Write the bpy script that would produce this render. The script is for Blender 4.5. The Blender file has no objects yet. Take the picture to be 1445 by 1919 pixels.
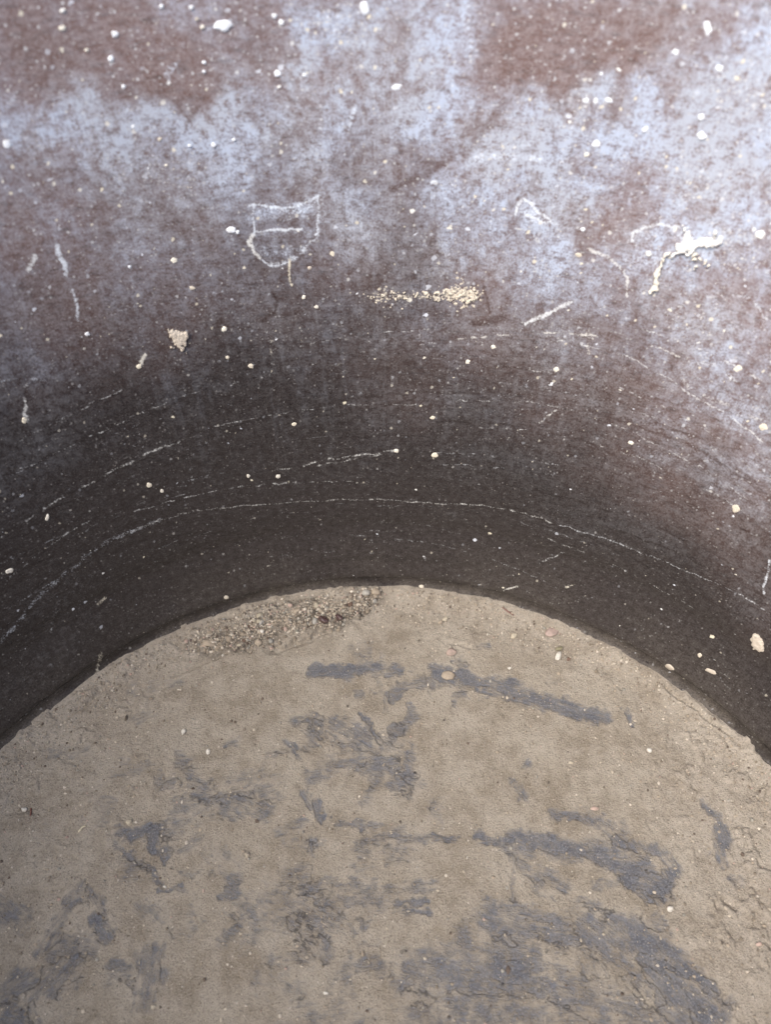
import bpy, bmesh, math, random
import numpy as np
# A large round dark tub seen from above its rim: chalky, paint-spotted wall, dirty floor.
# All tables below are surface coordinates in metres:
#   wall features: (u, z) with u = angle from the back of the tub * UR, z = height
#   floor features: (x, y) on the floor plane
UR = .24
FILM = [[-0.03077,0.18102,0.01192,0.00026,-5e-05,-0.00228,1.0],
[-0.03708,0.18114,0.00499,-0.00041,-0.00038,-0.00277,0.8],
[-0.03237,0.16716,0.0109,-0.00084,-0.00044,-0.00373,0.6],
[-0.0324,0.1749,0.01098,-0.00083,-0.00034,-0.00286,0.35],
[0.05156,0.18235,0.00299,-0.00122,-0.00088,-0.0022,0.8],
[0.09599,0.1722,0.00746,0.0017,0.00163,-0.0051,0.6],
[0.08869,0.16968,0.01065,-0.0015,-0.00031,-0.00524,0.15],
[0.11016,0.18355,0.00763,0.00194,0.00234,-0.00626,0.6],
[0.10338,0.23029,0.00653,0.00107,0.00186,-0.00498,0.6],
[0.09904,0.21863,0.00831,0.00142,0.00164,-0.00468,0.55],
[0.11384,0.21429,0.00537,0.00115,0.00428,-0.01059,0.35],
[0.09429,0.21054,0.00724,0.00124,0.00162,-0.00493,0.3],
[-0.00281,0.16969,0.00852,-0.0001,-0.00023,-0.01299,0.45],
[-0.00183,0.09351,0.00727,-8e-05,-0.00023,-0.01797,0.22],
[-0.02173,0.22925,0.00518,-0.00098,-0.00308,-0.01066,0.8],
[-0.00169,0.23697,0.00895,-1e-05,-6e-05,-0.00394,0.7],
[0.04275,0.20003,0.00984,0.00165,0.00081,-0.00346,0.9],
[0.04879,0.20913,0.008,0.00071,0.00124,-0.00751,0.5],
[-0.00938,0.23169,0.01657,0.00239,0.00154,-0.01001,0.75],
[-0.0161,0.22209,0.02043,0.00115,0.00024,-0.00853,0.55],
[-0.0021,0.21159,0.01964,-4e-05,-0.00022,-0.01364,0.5],
[0.01799,0.23186,0.0106,0.00028,0.0007,-0.01214,0.45],
[0.0028,0.22472,0.01405,8e-05,1e-05,-0.00847,0.6],
[0.02458,0.22519,0.00541,0.0002,0.00057,-0.00697,0.35],
[-0.09767,0.21114,0.01833,-0.00689,-0.00552,-0.00995,0.55],
[-0.07521,0.20907,0.02273,-0.003,-0.00282,-0.01021,0.45],
[-0.04646,0.20893,0.02069,0.00508,0.00165,-0.00801,0.55],
[-0.0578,0.22312,0.00493,-0.00229,-0.00223,-0.0035,0.45],
[-0.02749,0.20299,0.02668,-0.00139,-0.00133,-0.0125,0.48],
[-0.05591,0.19401,0.03157,-0.00335,-0.00229,-0.01128,0.3],
[-0.0924,0.19945,0.02404,-0.00452,-0.00348,-0.01046,0.32],
[-0.01475,0.19108,0.0263,-0.00085,-0.0009,-0.01509,0.32],
[-0.00081,0.17876,0.02203,-1e-05,-0.00016,-0.0142,0.28],
[0.02108,0.20739,0.02149,0.00092,0.00071,-0.01074,0.42],
[0.04159,0.20232,0.01323,0.00096,0.00108,-0.00778,0.75],
[0.05891,0.20706,0.01904,0.00205,0.00212,-0.0105,0.42],
[0.04512,0.21186,0.00955,0.00071,0.00114,-0.00741,0.45],
[0.07677,0.21228,0.01654,0.00226,0.00306,-0.01147,0.42],
[0.09093,0.21146,0.01748,0.00298,0.00313,-0.00988,0.36],
[0.099,0.22692,0.01073,0.00173,0.00363,-0.01019,0.45],
[0.10339,0.23927,0.00504,0.00076,0.00269,-0.00713,0.5],
[0.10977,0.21345,0.01093,0.00217,0.00469,-0.01213,0.32],
[0.10112,0.19958,0.02071,0.00437,0.00308,-0.00888,0.24],
[0.06176,0.19307,0.01993,0.00255,0.002,-0.0096,0.3],
[0.03509,0.18533,0.02298,0.00168,0.00115,-0.01023,0.28],
[0.05724,0.18058,0.01573,0.00196,0.00161,-0.00857,0.34],
[0.09657,0.1786,0.01779,0.00387,0.0032,-0.0098,0.35],
[0.11853,0.18742,0.01316,0.00346,0.00489,-0.01211,0.38],
[0.11856,0.16621,0.01897,0.00581,0.00595,-0.01497,0.3],
[0.09078,0.16263,0.0278,0.00614,0.00427,-0.01422,0.26],
[0.05662,0.16406,0.02963,0.00405,0.00203,-0.01111,0.22],
[0.022,0.16651,0.02284,0.00117,0.00112,-0.01676,0.25],
[0.01128,0.14012,0.02921,0.00091,0.00043,-0.0148,0.16],
[0.05095,0.13919,0.03449,0.00472,0.00199,-0.01241,0.2],
[0.08828,0.13784,0.03807,0.00941,0.00396,-0.01391,0.24],
[0.12943,0.14425,0.02467,0.00929,0.00843,-0.01971,0.34],
[0.12052,0.11652,0.03362,0.0128,0.00718,-0.01851,0.18],
[0.15132,0.11837,0.01981,0.01021,0.01223,-0.02467,0.38],
[0.16783,0.09506,0.01495,0.00959,0.00984,-0.01789,0.3],
[0.07781,0.11279,0.03386,0.0081,0.00383,-0.01572,0.14],
[0.03565,0.10548,0.03452,0.00387,0.00153,-0.01449,0.12],
[-0.00164,0.10842,0.02544,-0.00026,-0.00018,-0.01444,0.14],
[-0.00436,0.08837,0.01478,-0.00012,-0.00027,-0.01298,0.12],
[-0.03244,0.17454,0.01466,-0.0011,-0.00117,-0.00986,0.25],
[-0.03696,0.18201,0.00896,0.00078,0.0002,-0.00432,0.45],
[-0.06763,0.18026,0.03415,-0.00514,-0.00325,-0.01355,0.16],
[-0.10534,0.18579,0.02433,-0.00575,-0.00523,-0.01406,0.18],
[-0.11341,0.16469,0.02718,-0.00785,-0.00664,-0.0169,0.14],
[-0.12928,0.14419,0.01788,-0.00681,-0.00472,-0.01071,0.2],
[-0.13684,0.11857,0.01447,-0.00044,-0.00176,-0.01473,0.42],
[-0.15298,0.10708,0.01176,-0.0063,-0.00604,-0.01176,0.3],
[-0.07928,0.1563,0.03258,-0.00656,-0.00406,-0.01491,0.08],
[-0.06325,0.14108,0.03147,-0.00558,-0.00306,-0.01416,0.06],
[-0.03078,0.13698,0.02497,-0.00212,-0.0016,-0.01477,0.1],
[0.12348,0.07934,0.04188,0.01893,0.00737,-0.019,0.12],
[0.07222,0.08635,0.03727,0.00886,0.00333,-0.01507,0.1],
[0.18479,0.06987,0.00997,0.00795,0.00758,-0.01253,0.25],
[-0.16721,0.05322,0.02043,0.00434,0.00141,-0.01631,0.1],
[-0.17211,0.02923,0.0293,0.00155,-1e-05,-0.01089,0.12],
[-0.1939,0.02276,0.02852,-0.00077,-0.00085,-0.01082,0.16],
[-0.11841,0.01074,0.02565,-0.00341,-0.00061,-0.01475,0.08],
[0.03906,0.05037,0.00381,0.00057,0.00027,-0.00251,0.35],
[0.06132,0.00825,0.00512,0.00163,0.00059,-0.00485,0.45],
[-0.11874,0.01762,0.00512,-0.00229,-0.00111,-0.00269,0.22],
[-0.04529,0.15089,0.0587,-0.00665,-0.0025,-0.01589,0.06],
[0.06447,0.2181,0.00905,0.00094,0.0019,-0.00842,0.35]]
CLEAN = [[-0.07762,0.23203,0.03309,-0.01099,-0.00626,-0.0116,0.9],
[-0.03984,0.23007,0.01343,-0.00082,-0.00148,-0.00946,0.5],
[0.05698,0.23197,0.02704,0.00443,0.00333,-0.01106,0.95],
[0.08584,0.23691,0.00804,0.00102,0.00193,-0.00618,0.5],
[0.07266,0.21615,0.00748,0.00094,0.00107,-0.00423,0.4],
[-0.0956,0.10053,0.07312,0.00275,-0.00032,-0.02149,0.5],
[-0.03871,0.0691,0.06662,-0.00855,-0.00316,-0.0252,0.6],
[0.04069,0.0351,0.09437,0.00324,0.00041,-0.01741,0.55],
[-0.05706,0.21587,0.00324,-0.00282,-0.00181,-0.00174,0.5],
[-0.11596,0.07608,0.04651,-9e-05,-0.00062,-0.01296,0.6],
[0.00319,0.0202,0.07867,-0.00456,-0.001,-0.01542,0.5],
[-0.02766,0.16683,0.01133,-0.00077,-0.00038,-0.00371,0.3]]
MARK = [[[[-0.19476,0.04682],[-0.18475,0.05021],[-0.17406,0.05505],[-0.15589,0.05995],[-0.13713,0.06432],[-0.12523,0.06517],[-0.10716,0.06526]],0.00219,0.42,0.2,0.1],[[[-0.12523,0.06517],[-0.10716,0.06526],[-0.0894,0.06385],[-0.07418,0.06167],[-0.05606,0.05917],[-0.0295,0.05627],[-0.00234,0.05621],[0.01402,0.05504]],0.00078,0.56,0.5,0.25],[[[0.01402,0.05504],[0.03305,0.05576],[0.05182,0.05744],[0.07458,0.05817],[0.0924,0.05672]],0.00083,0.6,0.5,0.3],[[[0.0924,0.05672],[0.11083,0.05772],[0.1318,0.0584],[0.15441,0.06059],[0.17378,0.06293],[0.19243,0.06357]],0.00068,0.6,0.3,0.2],[[[-0.17492,0.0361],[-0.16635,0.04561]],0.0015,0.3,0.4,0.0],[[[-0.16131,0.01335],[-0.16831,0.003]],0.00216,0.55,0.9,0.0],[[[-0.18218,0.04014],[-0.16466,0.0479],[-0.14584,0.05366],[-0.12915,0.05546]],0.00247,0.2,0.2,0.3],[[[-0.1696,0.08859],[-0.15772,0.0894],[-0.14761,0.09124],[-0.13531,0.09295],[-0.1233,0.09406],[-0.11094,0.09611],[-0.09617,0.0987],[-0.08783,0.09948]],0.00103,0.6,0.5,0.7],[[[-0.05051,0.07648],[-0.03786,0.07598],[-0.02755,0.07703],[-0.01725,0.07873],[-0.002,0.08041],[0.01309,0.08229]],0.00094,0.55,0.5,0.6],[[[-0.03029,0.07511],[-0.01737,0.07683],[-0.00456,0.07908],[0.00179,0.07987]],0.00094,0.6,0.5,0.5],[[[0.02436,0.13218],[0.04098,0.13582],[0.05708,0.13966],[0.07687,0.14263],[0.09034,0.14464],[0.10606,0.14476],[0.11802,0.14395]],0.00085,0.75,0.6,0.8],[[[0.11231,0.13828],[0.12405,0.13373],[0.13835,0.13285],[0.15391,0.13114]],0.0015,0.55,0.6,0.7],[[[0.11407,0.0916],[0.13391,0.10514],[0.15327,0.10599],[0.16975,0.10155]],0.00156,0.25,0.5,0.7],[[[0.08128,0.14502],[0.08321,0.13619]],0.00192,0.45,0.8,0.4],[[[0.05748,0.14308],[0.0655,0.14852],[0.07218,0.15394]],0.00136,1.0,0.35,0],[[[0.05698,0.16825],[0.05782,0.16271]],0.00165,0.4,0.8,0.2],[[[0.07086,0.10343],[0.07729,0.11027]],0.00111,0.6,0.5,0.2],[[[0.06139,0.12218],[0.06318,0.1186]],0.00197,0.35,0.0,0.3],[[[0.08857,0.03203],[0.09841,0.04244]],0.001,0.6,0.4,0.2],[[[0.07336,0.01204],[0.07992,0.01665]],0.00118,0.75,0.6,0.1],[[[0.10575,0.02425],[0.10855,0.02726]],0.00154,0.7,0.8,0],[[[0.045,0.08743],[0.04945,0.0938]],0.00137,0.3,0.1,0.3],[[[0.1791,0.08335],[0.18538,0.06972]],0.00119,0.7,0.2,0.2],[[[0.12215,0.14329],[0.12684,0.14496]],0.00168,0.7,0.3,0.4],[[[0.13266,0.1434],[0.13669,0.14163]],0.00106,0.7,0.3,0.2],[[[0.07435,0.1724],[0.08086,0.17177],[0.08613,0.16913],[0.08921,0.16607],[0.09098,0.15884]],0.00102,0.8,0.5,0.25],[[[0.07504,0.17179],[0.08534,0.17191]],0.00081,0.5,0.4,0.4],[[[0.11604,0.16584],[0.1217,0.16718]],0.00102,0.5,0.3,0.2],[[[0.12368,0.16872],[0.12859,0.16938],[0.13301,0.16717],[0.13685,0.16253]],0.00123,0.5,0.2,0.2],[[[0.08748,0.17808],[0.08729,0.1805],[0.09007,0.1828],[0.09438,0.18539],[0.10032,0.18532]],0.00141,0.9,0.25,0.25],[[[0.08788,0.17851],[0.0898,0.175]],0.00081,0.6,0.2,0.2],[[[0.04786,0.1809],[0.0482,0.18442],[0.04984,0.18631],[0.05249,0.18523],[0.05471,0.18272],[0.05996,0.1804],[0.05785,0.17925],[0.0542,0.18055],[0.05071,0.18103]],0.00101,0.85,0.2,0.1],[[[0.06013,0.17954],[0.0674,0.17898]],0.00061,0.5,0.2,0.3],[[[0.04738,0.17696],[0.0517,0.17618],[0.05713,0.17342]],0.00101,0.5,0.6,0.4],[[[0.05051,0.18224],[0.05367,0.18049]],0.00323,0.6,0.05,0.2],[[[0.07175,0.13843],[0.09839,0.13793],[0.12467,0.1322],[0.15715,0.12487]],0.0006,0.72,0.45,0.58],[[[0.0555,0.12458],[0.08483,0.12782],[0.11779,0.12363],[0.15179,0.11743],[0.16249,0.11478]],0.00061,0.52,0.45,0.58],[[[0.03545,0.1074],[0.06669,0.11225],[0.1007,0.11077],[0.13557,0.1064],[0.17029,0.10059]],0.00062,0.5700000000000001,0.45,0.58],[[[-0.15815,0.10941],[-0.13624,0.11064],[-0.11349,0.11343],[-0.08612,0.11722],[-0.05712,0.11914]],0.00062,0.52,0.45,0.58],[[[-0.15299,0.11923],[-0.12656,0.12307],[-0.09795,0.12732]],0.00061,0.52,0.45,0.58],[[[-0.06169,0.11833],[-0.03246,0.12167],[-0.0014,0.12806],[0.02436,0.13218]],0.00061,0.52,0.45,0.58],[[[-0.07215,0.10174],[-0.03461,0.10291],[-0.0017,0.10354],[0.03578,0.10427]],0.00063,0.52,0.45,0.58],[[[0.04614,0.09686],[0.08094,0.10013],[0.11569,0.09998],[0.16232,0.09697]],0.00063,0.52,0.45,0.58],[[[-0.03148,0.13054],[-0.00132,0.13462],[0.02607,0.13768]],0.0006,0.5700000000000001,0.45,0.58],[[[0.08685,0.14996],[0.11408,0.14925],[0.14692,0.1451]],0.00059,0.72,0.45,0.58],[[[-0.11687,0.07364],[-0.07951,0.07183],[-0.03889,0.06769],[0.00308,0.0651]],0.00067,0.5700000000000001,0.45,0.58],[[[0.08092,0.04815],[0.1231,0.0457],[0.16493,0.04443]],0.0007,0.52,0.45,0.58],[[[-0.18067,0.06973],[-0.15817,0.07504],[-0.13494,0.07778]],0.00066,0.52,0.45,0.58],[[[-0.00351,0.13137],[0.01145,0.13415],[0.03038,0.13651]],0.00172,0.3,0.5,0.6],[[[-0.03364,0.1113],[-0.00156,0.11507],[0.02771,0.11712]],0.00221,0.22,0.4,0.7],[[[0.04795,0.11656],[0.08238,0.1209],[0.11786,0.11788]],0.00218,0.25,0.4,0.7],[[[0.09325,0.13481],[0.12521,0.13087],[0.15431,0.12456]],0.00215,0.25,0.4,0.7],[[[-0.03673,0.18372],[-0.0334,0.18173],[-0.02918,0.17898],[-0.02417,0.17993]],0.00081,0.5,0.05,0.2],[[[-0.04183,0.18066],[-0.03649,0.17879],[-0.03011,0.17886]],0.00081,0.42,0.05,0.3],[[[-0.04189,0.16799],[-0.03651,0.1688],[-0.02762,0.1672],[-0.02172,0.16966]],0.00082,0.45,0.1,0.3],[[[-0.03963,0.16267],[-0.03376,0.16349],[-0.03013,0.16512]],0.00083,0.5,0.2,0.2],[[[-0.04486,0.18305],[-0.04177,0.18345]],0.00162,0.4,0.0,0.2],[[[-0.03869,0.18249],[-0.03259,0.18097],[-0.02615,0.18197],[-0.02064,0.18309]],0.00405,0.38,0.0,0.2],[[[-0.04227,0.16802],[-0.03452,0.16507],[-0.02475,0.1674]],0.00495,0.36,0.05,0.2],[[[-0.03999,0.17334],[-0.02339,0.17214]],0.00286,0.3,0.05,0.2],[[[-0.01841,0.18404],[-0.01761,0.17999],[-0.01939,0.17559]],0.00162,0.36,0.05,0.3],[[[0.08821,0.18034],[0.09336,0.18053],[0.09849,0.1832]],0.00363,0.4,0.1,0.2],[[[0.09072,0.17194],[0.09726,0.17376],[0.10039,0.17233]],0.00528,0.42,0.05,0.2],[[[0.10029,0.18292],[0.1098,0.18001],[0.11349,0.18355]],0.00524,0.42,0.2,0.3],[[[0.11394,0.18453],[0.11528,0.18823]],0.001,0.5,0.2,0.2],[[[0.04876,0.18309],[0.05349,0.18153],[0.05825,0.18001]],0.00242,0.42,0.0,0.2],[[[0.09208,0.17041],[0.08724,0.17157]],0.00163,0.38,0.1,0.3],[[[-0.04297,0.18373],[-0.03682,0.18304],[-0.03165,0.18126],[-0.02838,0.1814],[-0.02519,0.18262],[-0.0191,0.18442]],0.00101,0.8,0.1,0.05],[[[-0.02639,0.17952],[-0.02168,0.18139]],0.00081,0.6,0.0,0.2],[[[-0.04152,0.18274],[-0.04205,0.17803],[-0.04291,0.17361]],0.00091,0.75,0.1,0.05],[[[-0.04291,0.17361],[-0.04469,0.1705],[-0.0432,0.16682],[-0.04175,0.16516]],0.00134,0.9,0.5,0.1],[[[-0.04175,0.16516],[-0.03971,0.16211],[-0.03666,0.16182],[-0.03084,0.16384],[-0.02618,0.16636],[-0.02133,0.16983]],0.00103,0.7,0.15,0.2],[[[-0.0193,0.18408],[-0.0202,0.17707],[-0.02114,0.16982]],0.00091,0.75,0.1,0.15],[[[-0.04165,0.17458],[-0.03436,0.17396],[-0.02968,0.17434],[-0.0264,0.17378]],0.00082,0.75,0.2,0.05],[[[-0.03301,0.17746],[-0.02657,0.17775],[-0.021,0.17853]],0.00081,0.6,0.1,0.3],[[[-0.02614,0.18215],[-0.02911,0.17969],[-0.02067,0.18274]],0.00081,0.5,0.05,0.3],[[[-0.04078,0.16788],[-0.0334,0.1665]],0.00082,0.4,0.0,0.4],[[[-0.03139,0.16407],[-0.03195,0.16086],[-0.03174,0.15754],[-0.03116,0.15394]],0.00114,0.85,0.95,0.1],[[[-0.106,0.18045],[-0.10641,0.17615],[-0.10686,0.17123]],0.00143,1.0,0.15,0],[[[-0.10683,0.16605],[-0.10725,0.162],[-0.1084,0.15594]],0.00104,0.65,0.15,0.4],[[[-0.11366,0.17892],[-0.11776,0.17546]],0.00143,0.9,0.4,0],[[[-0.0899,0.13652],[-0.09397,0.13327]],0.00151,0.9,0.7,0],[[[-0.041,0.13582],[-0.0424,0.12901]],0.00173,0.4,0.8,0.2],[[[-0.13604,0.13516],[-0.13993,0.12685]],0.00131,0.75,0.5,0.2],[[[-0.14077,0.14372],[-0.13315,0.14191],[-0.12697,0.13848]],0.00085,0.5,0.2,0.5],[[[-0.11585,0.13944],[-0.11184,0.14067]],0.00085,0.4,0,0.2],[[[-0.02941,0.11911],[-0.01251,0.12266]],0.00109,0.4,0.6,0.6],[[[-0.0218,0.1167],[-0.01155,0.11944]],0.00088,0.35,0.5,0.6],[[[-0.00701,0.21163],[-0.0079,0.20518]],0.00138,0.7,0.0,0.1],[[[-0.05799,0.22566],[-0.06072,0.22228]],0.00176,0.75,0.0,0.2],[[[-0.05414,0.23107],[-0.05529,0.22913]],0.00117,0.5,0.1,0.1],[[[-0.06454,0.02202],[-0.05847,0.02687]],0.00129,0.4,0.7,0.1],[[[-0.14976,0.03696],[-0.1455,0.03762]],0.00178,0.6,0.9,0.1],[[[-0.09987,0.17758],[-0.10321,0.16566]],0.00207,0.22,0.0,0.5],[[[-0.08432,0.17424],[-0.08788,0.15617]],0.00251,0.3,0.0,0.8],[[[-0.01136,0.14741],[-0.02175,0.14477],[-0.03417,0.1436]],0.00085,0.3,0.6,0.6],[[[0.04542,0.13418],[0.06942,0.13966],[0.09288,0.14279]],0.00255,0.2,0.6,0.7],[[[0.07755,0.14793],[0.06879,0.13785]],0.00128,0.3,0.3,0.4],[[[0.03039,0.19674],[0.04035,0.19904],[0.05225,0.1985]],0.00238,0.55,0.0,0.5],[[[0.0326,0.2001],[0.04986,0.20272]],0.00198,0.4,0.0,0.5],[[[0.09364,0.23013],[0.10479,0.22653],[0.11268,0.22251]],0.00233,0.5,0.1,0.6],[[[0.02509,0.23739],[0.02908,0.22677]],0.00272,0.4,0.0,0.5],[[[-0.00113,0.15071],[0.01302,0.1499],[0.02509,0.15049],[0.03703,0.15164]],0.00147,0.6,0.9,0.5],[[[0.00291,0.14725],[0.01518,0.14652]],0.00169,0.4,0.8,0.6]]
DARK = [[[[-0.02513,0.10402],[0.00991,0.10904],[0.04411,0.11181]],0.00134,0.5],[[[0.08897,0.1128],[0.13056,0.11297],[0.16678,0.1069]],0.0011,0.5],[[[-0.06069,0.12319],[-0.03201,0.1257],[-0.01449,0.12679]],0.00109,0.4],[[[-0.14761,0.10925],[-0.11333,0.11386],[-0.08469,0.1145]],0.00156,0.4],[[[0.02697,0.09719],[0.06904,0.10104],[0.10469,0.09847]],0.00113,0.4],[[[-0.03303,0.02148],[-0.00285,0.02174],[0.02735,0.02151],[0.0574,0.02231]],0.00312,0.6],[[[0.03827,0.2124],[0.03263,0.20454],[0.02523,0.19678],[0.01603,0.19111],[0.00552,0.18716]],0.00179,0.5],[[[0.03924,0.21367],[0.03367,0.20569],[0.0289,0.19795]],0.00276,0.45],[[[0.03104,0.20708],[0.02342,0.198],[0.01167,0.19016]],0.00398,0.3],[[[-0.03938,0.15327],[-0.03755,0.14905],[-0.03909,0.1451],[-0.04422,0.14213]],0.00106,0.7],[[[0.04016,0.15533],[0.04157,0.15048],[0.04375,0.14622]],0.00105,0.7],[[[0.03828,0.14085],[0.04914,0.1442]],0.00253,0.6],[[[0.04788,0.12458],[0.05874,0.12466]],0.00109,0.6],[[[0.11613,0.11676],[0.12912,0.11642],[0.13712,0.11752]],0.0011,0.6],[[[0.14816,0.11197],[0.16261,0.1087]],0.00111,0.5],[[[0.01694,0.10691],[0.003,0.10307]],0.00113,0.5],[[[-0.06479,0.21928],[-0.05951,0.21539],[-0.05697,0.21111],[-0.0593,0.20772]],0.00079,0.5],[[[-0.05121,0.21607],[-0.05697,0.21111]],0.00099,0.5],[[[-0.14534,0.06586],[-0.12217,0.05977],[-0.10044,0.05349],[-0.07499,0.04629]],0.00197,0.45],[[[0.03406,0.16064],[0.04376,0.16059]],0.00083,0.3]]
SPOT = [[-0.0424,0.23452,0.0031,0.00019,-2e-05,-0.00144,0],
[-0.07183,0.23481,0.00104,-0.00011,-0.00025,-0.00089,0],
[-0.08484,0.23768,0.00104,0.0002,5e-05,-0.00073,0.5],
[-0.08341,0.24167,0.00082,0.00016,4e-05,-0.00059,0.2],
[-0.08026,0.2318,0.00062,-8e-05,-0.00016,-0.00051,0.4],
[-0.07461,0.229,0.00092,-0.0001,-0.00024,-0.00085,0.1],
[-0.07312,0.22165,0.00065,-8e-05,-0.00017,-0.00061,0.1],
[-0.05807,0.24028,0.0007,-6e-05,-0.00013,-0.00056,0.1],
[-0.05024,0.23945,0.00078,-5e-05,-0.00013,-0.00063,0.1],
[-0.04815,0.23449,0.0008,0.00019,0.00012,-0.00057,0.3],
[-0.02795,0.23619,0.00089,-4e-05,-8e-05,-0.00072,0.0],
[-0.0262,0.23453,0.00089,-3e-05,-9e-05,-0.00086,0.1],
[-0.00272,0.23762,0.00147,0.00022,0.00037,-0.00206,0],
[-0.02872,0.2214,0.00117,-5e-05,-0.00012,-0.00107,0],
[-0.02093,0.22066,0.00079,-2e-05,-5e-05,-0.00057,0],
[-0.02865,0.21778,0.00072,0.00033,0.00023,-0.00045,0.2],
[-0.04938,0.22563,0.00067,-5e-05,-0.0001,-0.00055,0],
[-0.04983,0.22328,0.0006,-5e-05,-8e-05,-0.00042,0],
[-0.04922,0.23653,0.00065,-5e-05,-0.0001,-0.00051,1.0],
[-0.10903,0.21184,0.00129,-0.00026,-0.00051,-0.00129,0],
[-0.11406,0.20239,0.00062,-0.00014,-0.00032,-0.00077,0.4],
[-0.06656,0.20626,0.0007,-9e-05,-0.00015,-0.0006,0.9],
[-0.05084,0.20281,0.00089,-8e-05,-0.00015,-0.00078,0.0],
[-0.04438,0.20381,0.00073,-6e-05,-9e-05,-0.00054,0.1],
[-0.07333,0.21077,0.00068,-9e-05,-0.00016,-0.00058,0.1],
[-0.08944,0.20362,0.00075,-0.00013,-0.00024,-0.00073,0.1],
[-0.06648,0.19855,0.00064,-8e-05,-0.00011,-0.00046,0.4],
[-0.05812,0.20341,0.00064,-7e-05,-0.00011,-0.00053,0.1],
[0.0065,0.21713,0.00196,0.0004,0.00025,-0.001,0],
[0.09043,0.2385,0.00108,0.00037,0.00126,-0.00218,0],
[0.05957,0.23085,0.00094,9e-05,0.00014,-0.00066,0.1],
[0.07247,0.23644,0.00083,9e-05,0.00017,-0.00063,0.1],
[0.07656,0.23751,0.00082,9e-05,0.00017,-0.00062,0.5],
[0.08415,0.23189,0.00117,0.00015,0.00031,-0.00101,0.1],
[0.09654,0.22949,0.00114,0.00017,0.00035,-0.00101,0.1],
[0.09601,0.21668,0.00106,0.00018,0.00032,-0.00095,0],
[0.09779,0.2119,0.00136,0.00025,0.00045,-0.00132,0],
[0.08178,0.21106,0.00052,0.00099,0.0007,-0.00038,0.1],
[0.05348,0.217,0.00093,8e-05,0.00015,-0.00079,0.1],
[0.06568,0.22418,0.00103,0.0001,0.00017,-0.00075,0.1],
[0.06291,0.21676,0.00137,0.00015,0.00019,-0.00085,0.1],
[0.06582,0.21694,0.00091,0.0001,0.00023,-0.00099,0.0],
[0.0694,0.2175,0.00138,-6e-05,5e-05,-0.00085,0.1],
[0.06872,0.20514,0.00141,0.00019,0.00028,-0.00121,0.1],
[0.0595,0.21048,0.00078,8e-05,0.00012,-0.00059,0.2],
[0.06657,0.20173,0.00096,0.00013,0.00017,-0.00076,0.3],
[0.07024,0.22578,0.00128,-0.00048,-0.00017,-0.0005,0.2],
[-0.05003,0.17598,0.0019,6e-05,-4e-05,-0.00124,0.05],
[-0.048,0.17504,0.00072,-8e-05,-0.00012,-0.00071,0],
[-0.07121,0.16855,0.00126,-0.0001,-0.00017,-0.00108,0.5],
[-0.01575,0.16528,0.0012,-0.00075,-0.00074,-0.00112,0.6],
[-0.02441,0.16053,0.00087,-5e-05,-7e-05,-0.00077,1.0],
[-0.06737,0.15801,0.00104,-0.00038,-0.0003,-0.00072,0.7],
[-0.08636,0.16919,0.0006,-0.00012,-0.00016,-0.00052,0.0],
[-0.02759,0.14986,0.00083,0.00059,0.00045,-0.00065,0.5],
[-0.02309,0.14588,0.00102,-6e-05,-7e-05,-0.00082,0.4],
[-0.10738,0.15005,0.00086,-0.00026,-0.00027,-0.00073,0.1],
[-0.05917,0.14105,0.00115,0.00045,0.00035,-0.00106,0.5],
[-0.05169,0.12489,0.00127,-0.00019,-0.00019,-0.00109,0.8],
[-0.0602,0.12981,0.00092,-0.00016,-0.00015,-0.00075,0.9],
[-0.03745,0.09698,0.00129,-0.00015,-0.00012,-0.001,0.6],
[-0.08937,0.09816,0.00091,-0.00103,-0.0015,-0.00156,0.5],
[-0.10616,0.08353,0.00129,-0.00047,-0.00046,-0.00133,0.6],
[-0.10182,0.07894,0.00088,-0.00032,-0.00032,-0.00099,0.5],
[-0.06213,0.0754,0.00085,-0.00018,-0.00021,-0.00106,0.3],
[-0.04833,0.07252,0.00125,-0.00021,-0.00017,-0.00109,0.4],
[-0.15008,0.08719,0.00059,-0.00062,-0.00105,-0.00127,0.4],
[-0.17406,0.0739,0.00186,-0.00018,-0.00019,-0.00122,0.5],
[-0.08871,0.01249,0.00141,-0.0005,-0.00036,-0.0013,0.9],
[0.02471,0.09876,0.0013,0.0001,6e-05,-0.00088,0.6],
[0.02701,0.08078,0.00188,0.00016,0.0001,-0.00134,0.6],
[0.00883,0.08187,0.00126,3e-05,2e-05,-0.00107,0.3],
[0.1099,0.10534,0.00128,7e-05,9e-05,-0.00092,0.5],
[0.15816,0.09635,0.00182,-0.00012,4e-05,-0.00205,0.7],
[0.1351,0.14642,0.00134,0.00157,0.00111,-0.00106,0.5],
[0.07283,0.12732,0.00143,0.0003,0.00029,-0.00128,0.4],
[0.04677,0.13218,0.0011,0.00035,0.0003,-0.00093,0.4],
[0.03736,0.12487,0.00108,0.00012,0.00013,-0.00111,0.5],
[0.15187,0.13014,0.00174,0.00084,0.00072,-0.00144,0.6],
[0.09349,0.17507,0.00107,0.00024,0.00031,-0.001,0.2],
[0.12359,0.1888,0.00157,0.00044,0.00057,-0.00133,0.2],
[0.17929,0.0252,0.00122,9e-05,0.0001,-0.00111,0.8],
[0.17079,0.0105,0.00262,0.00045,9e-05,-0.00252,1.2],
[0.18782,0.02173,0.00302,0.00098,0.0003,-0.00107,1.2],
[0.07117,0.17039,0.00124,0.00021,0.00021,-0.00088,0.7],
[0.07062,0.17895,0.00086,0.00013,0.00018,-0.00076,0.1],
[-0.0939,0.13347,0.00118,-0.0001,-0.00015,-0.00103,0.6],
[-0.13991,0.12729,0.00091,-0.0004,-0.00062,-0.0013,0.6],
[0.02548,0.00467,0.00158,0.0001,9e-05,-0.00079,0.7]]
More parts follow.
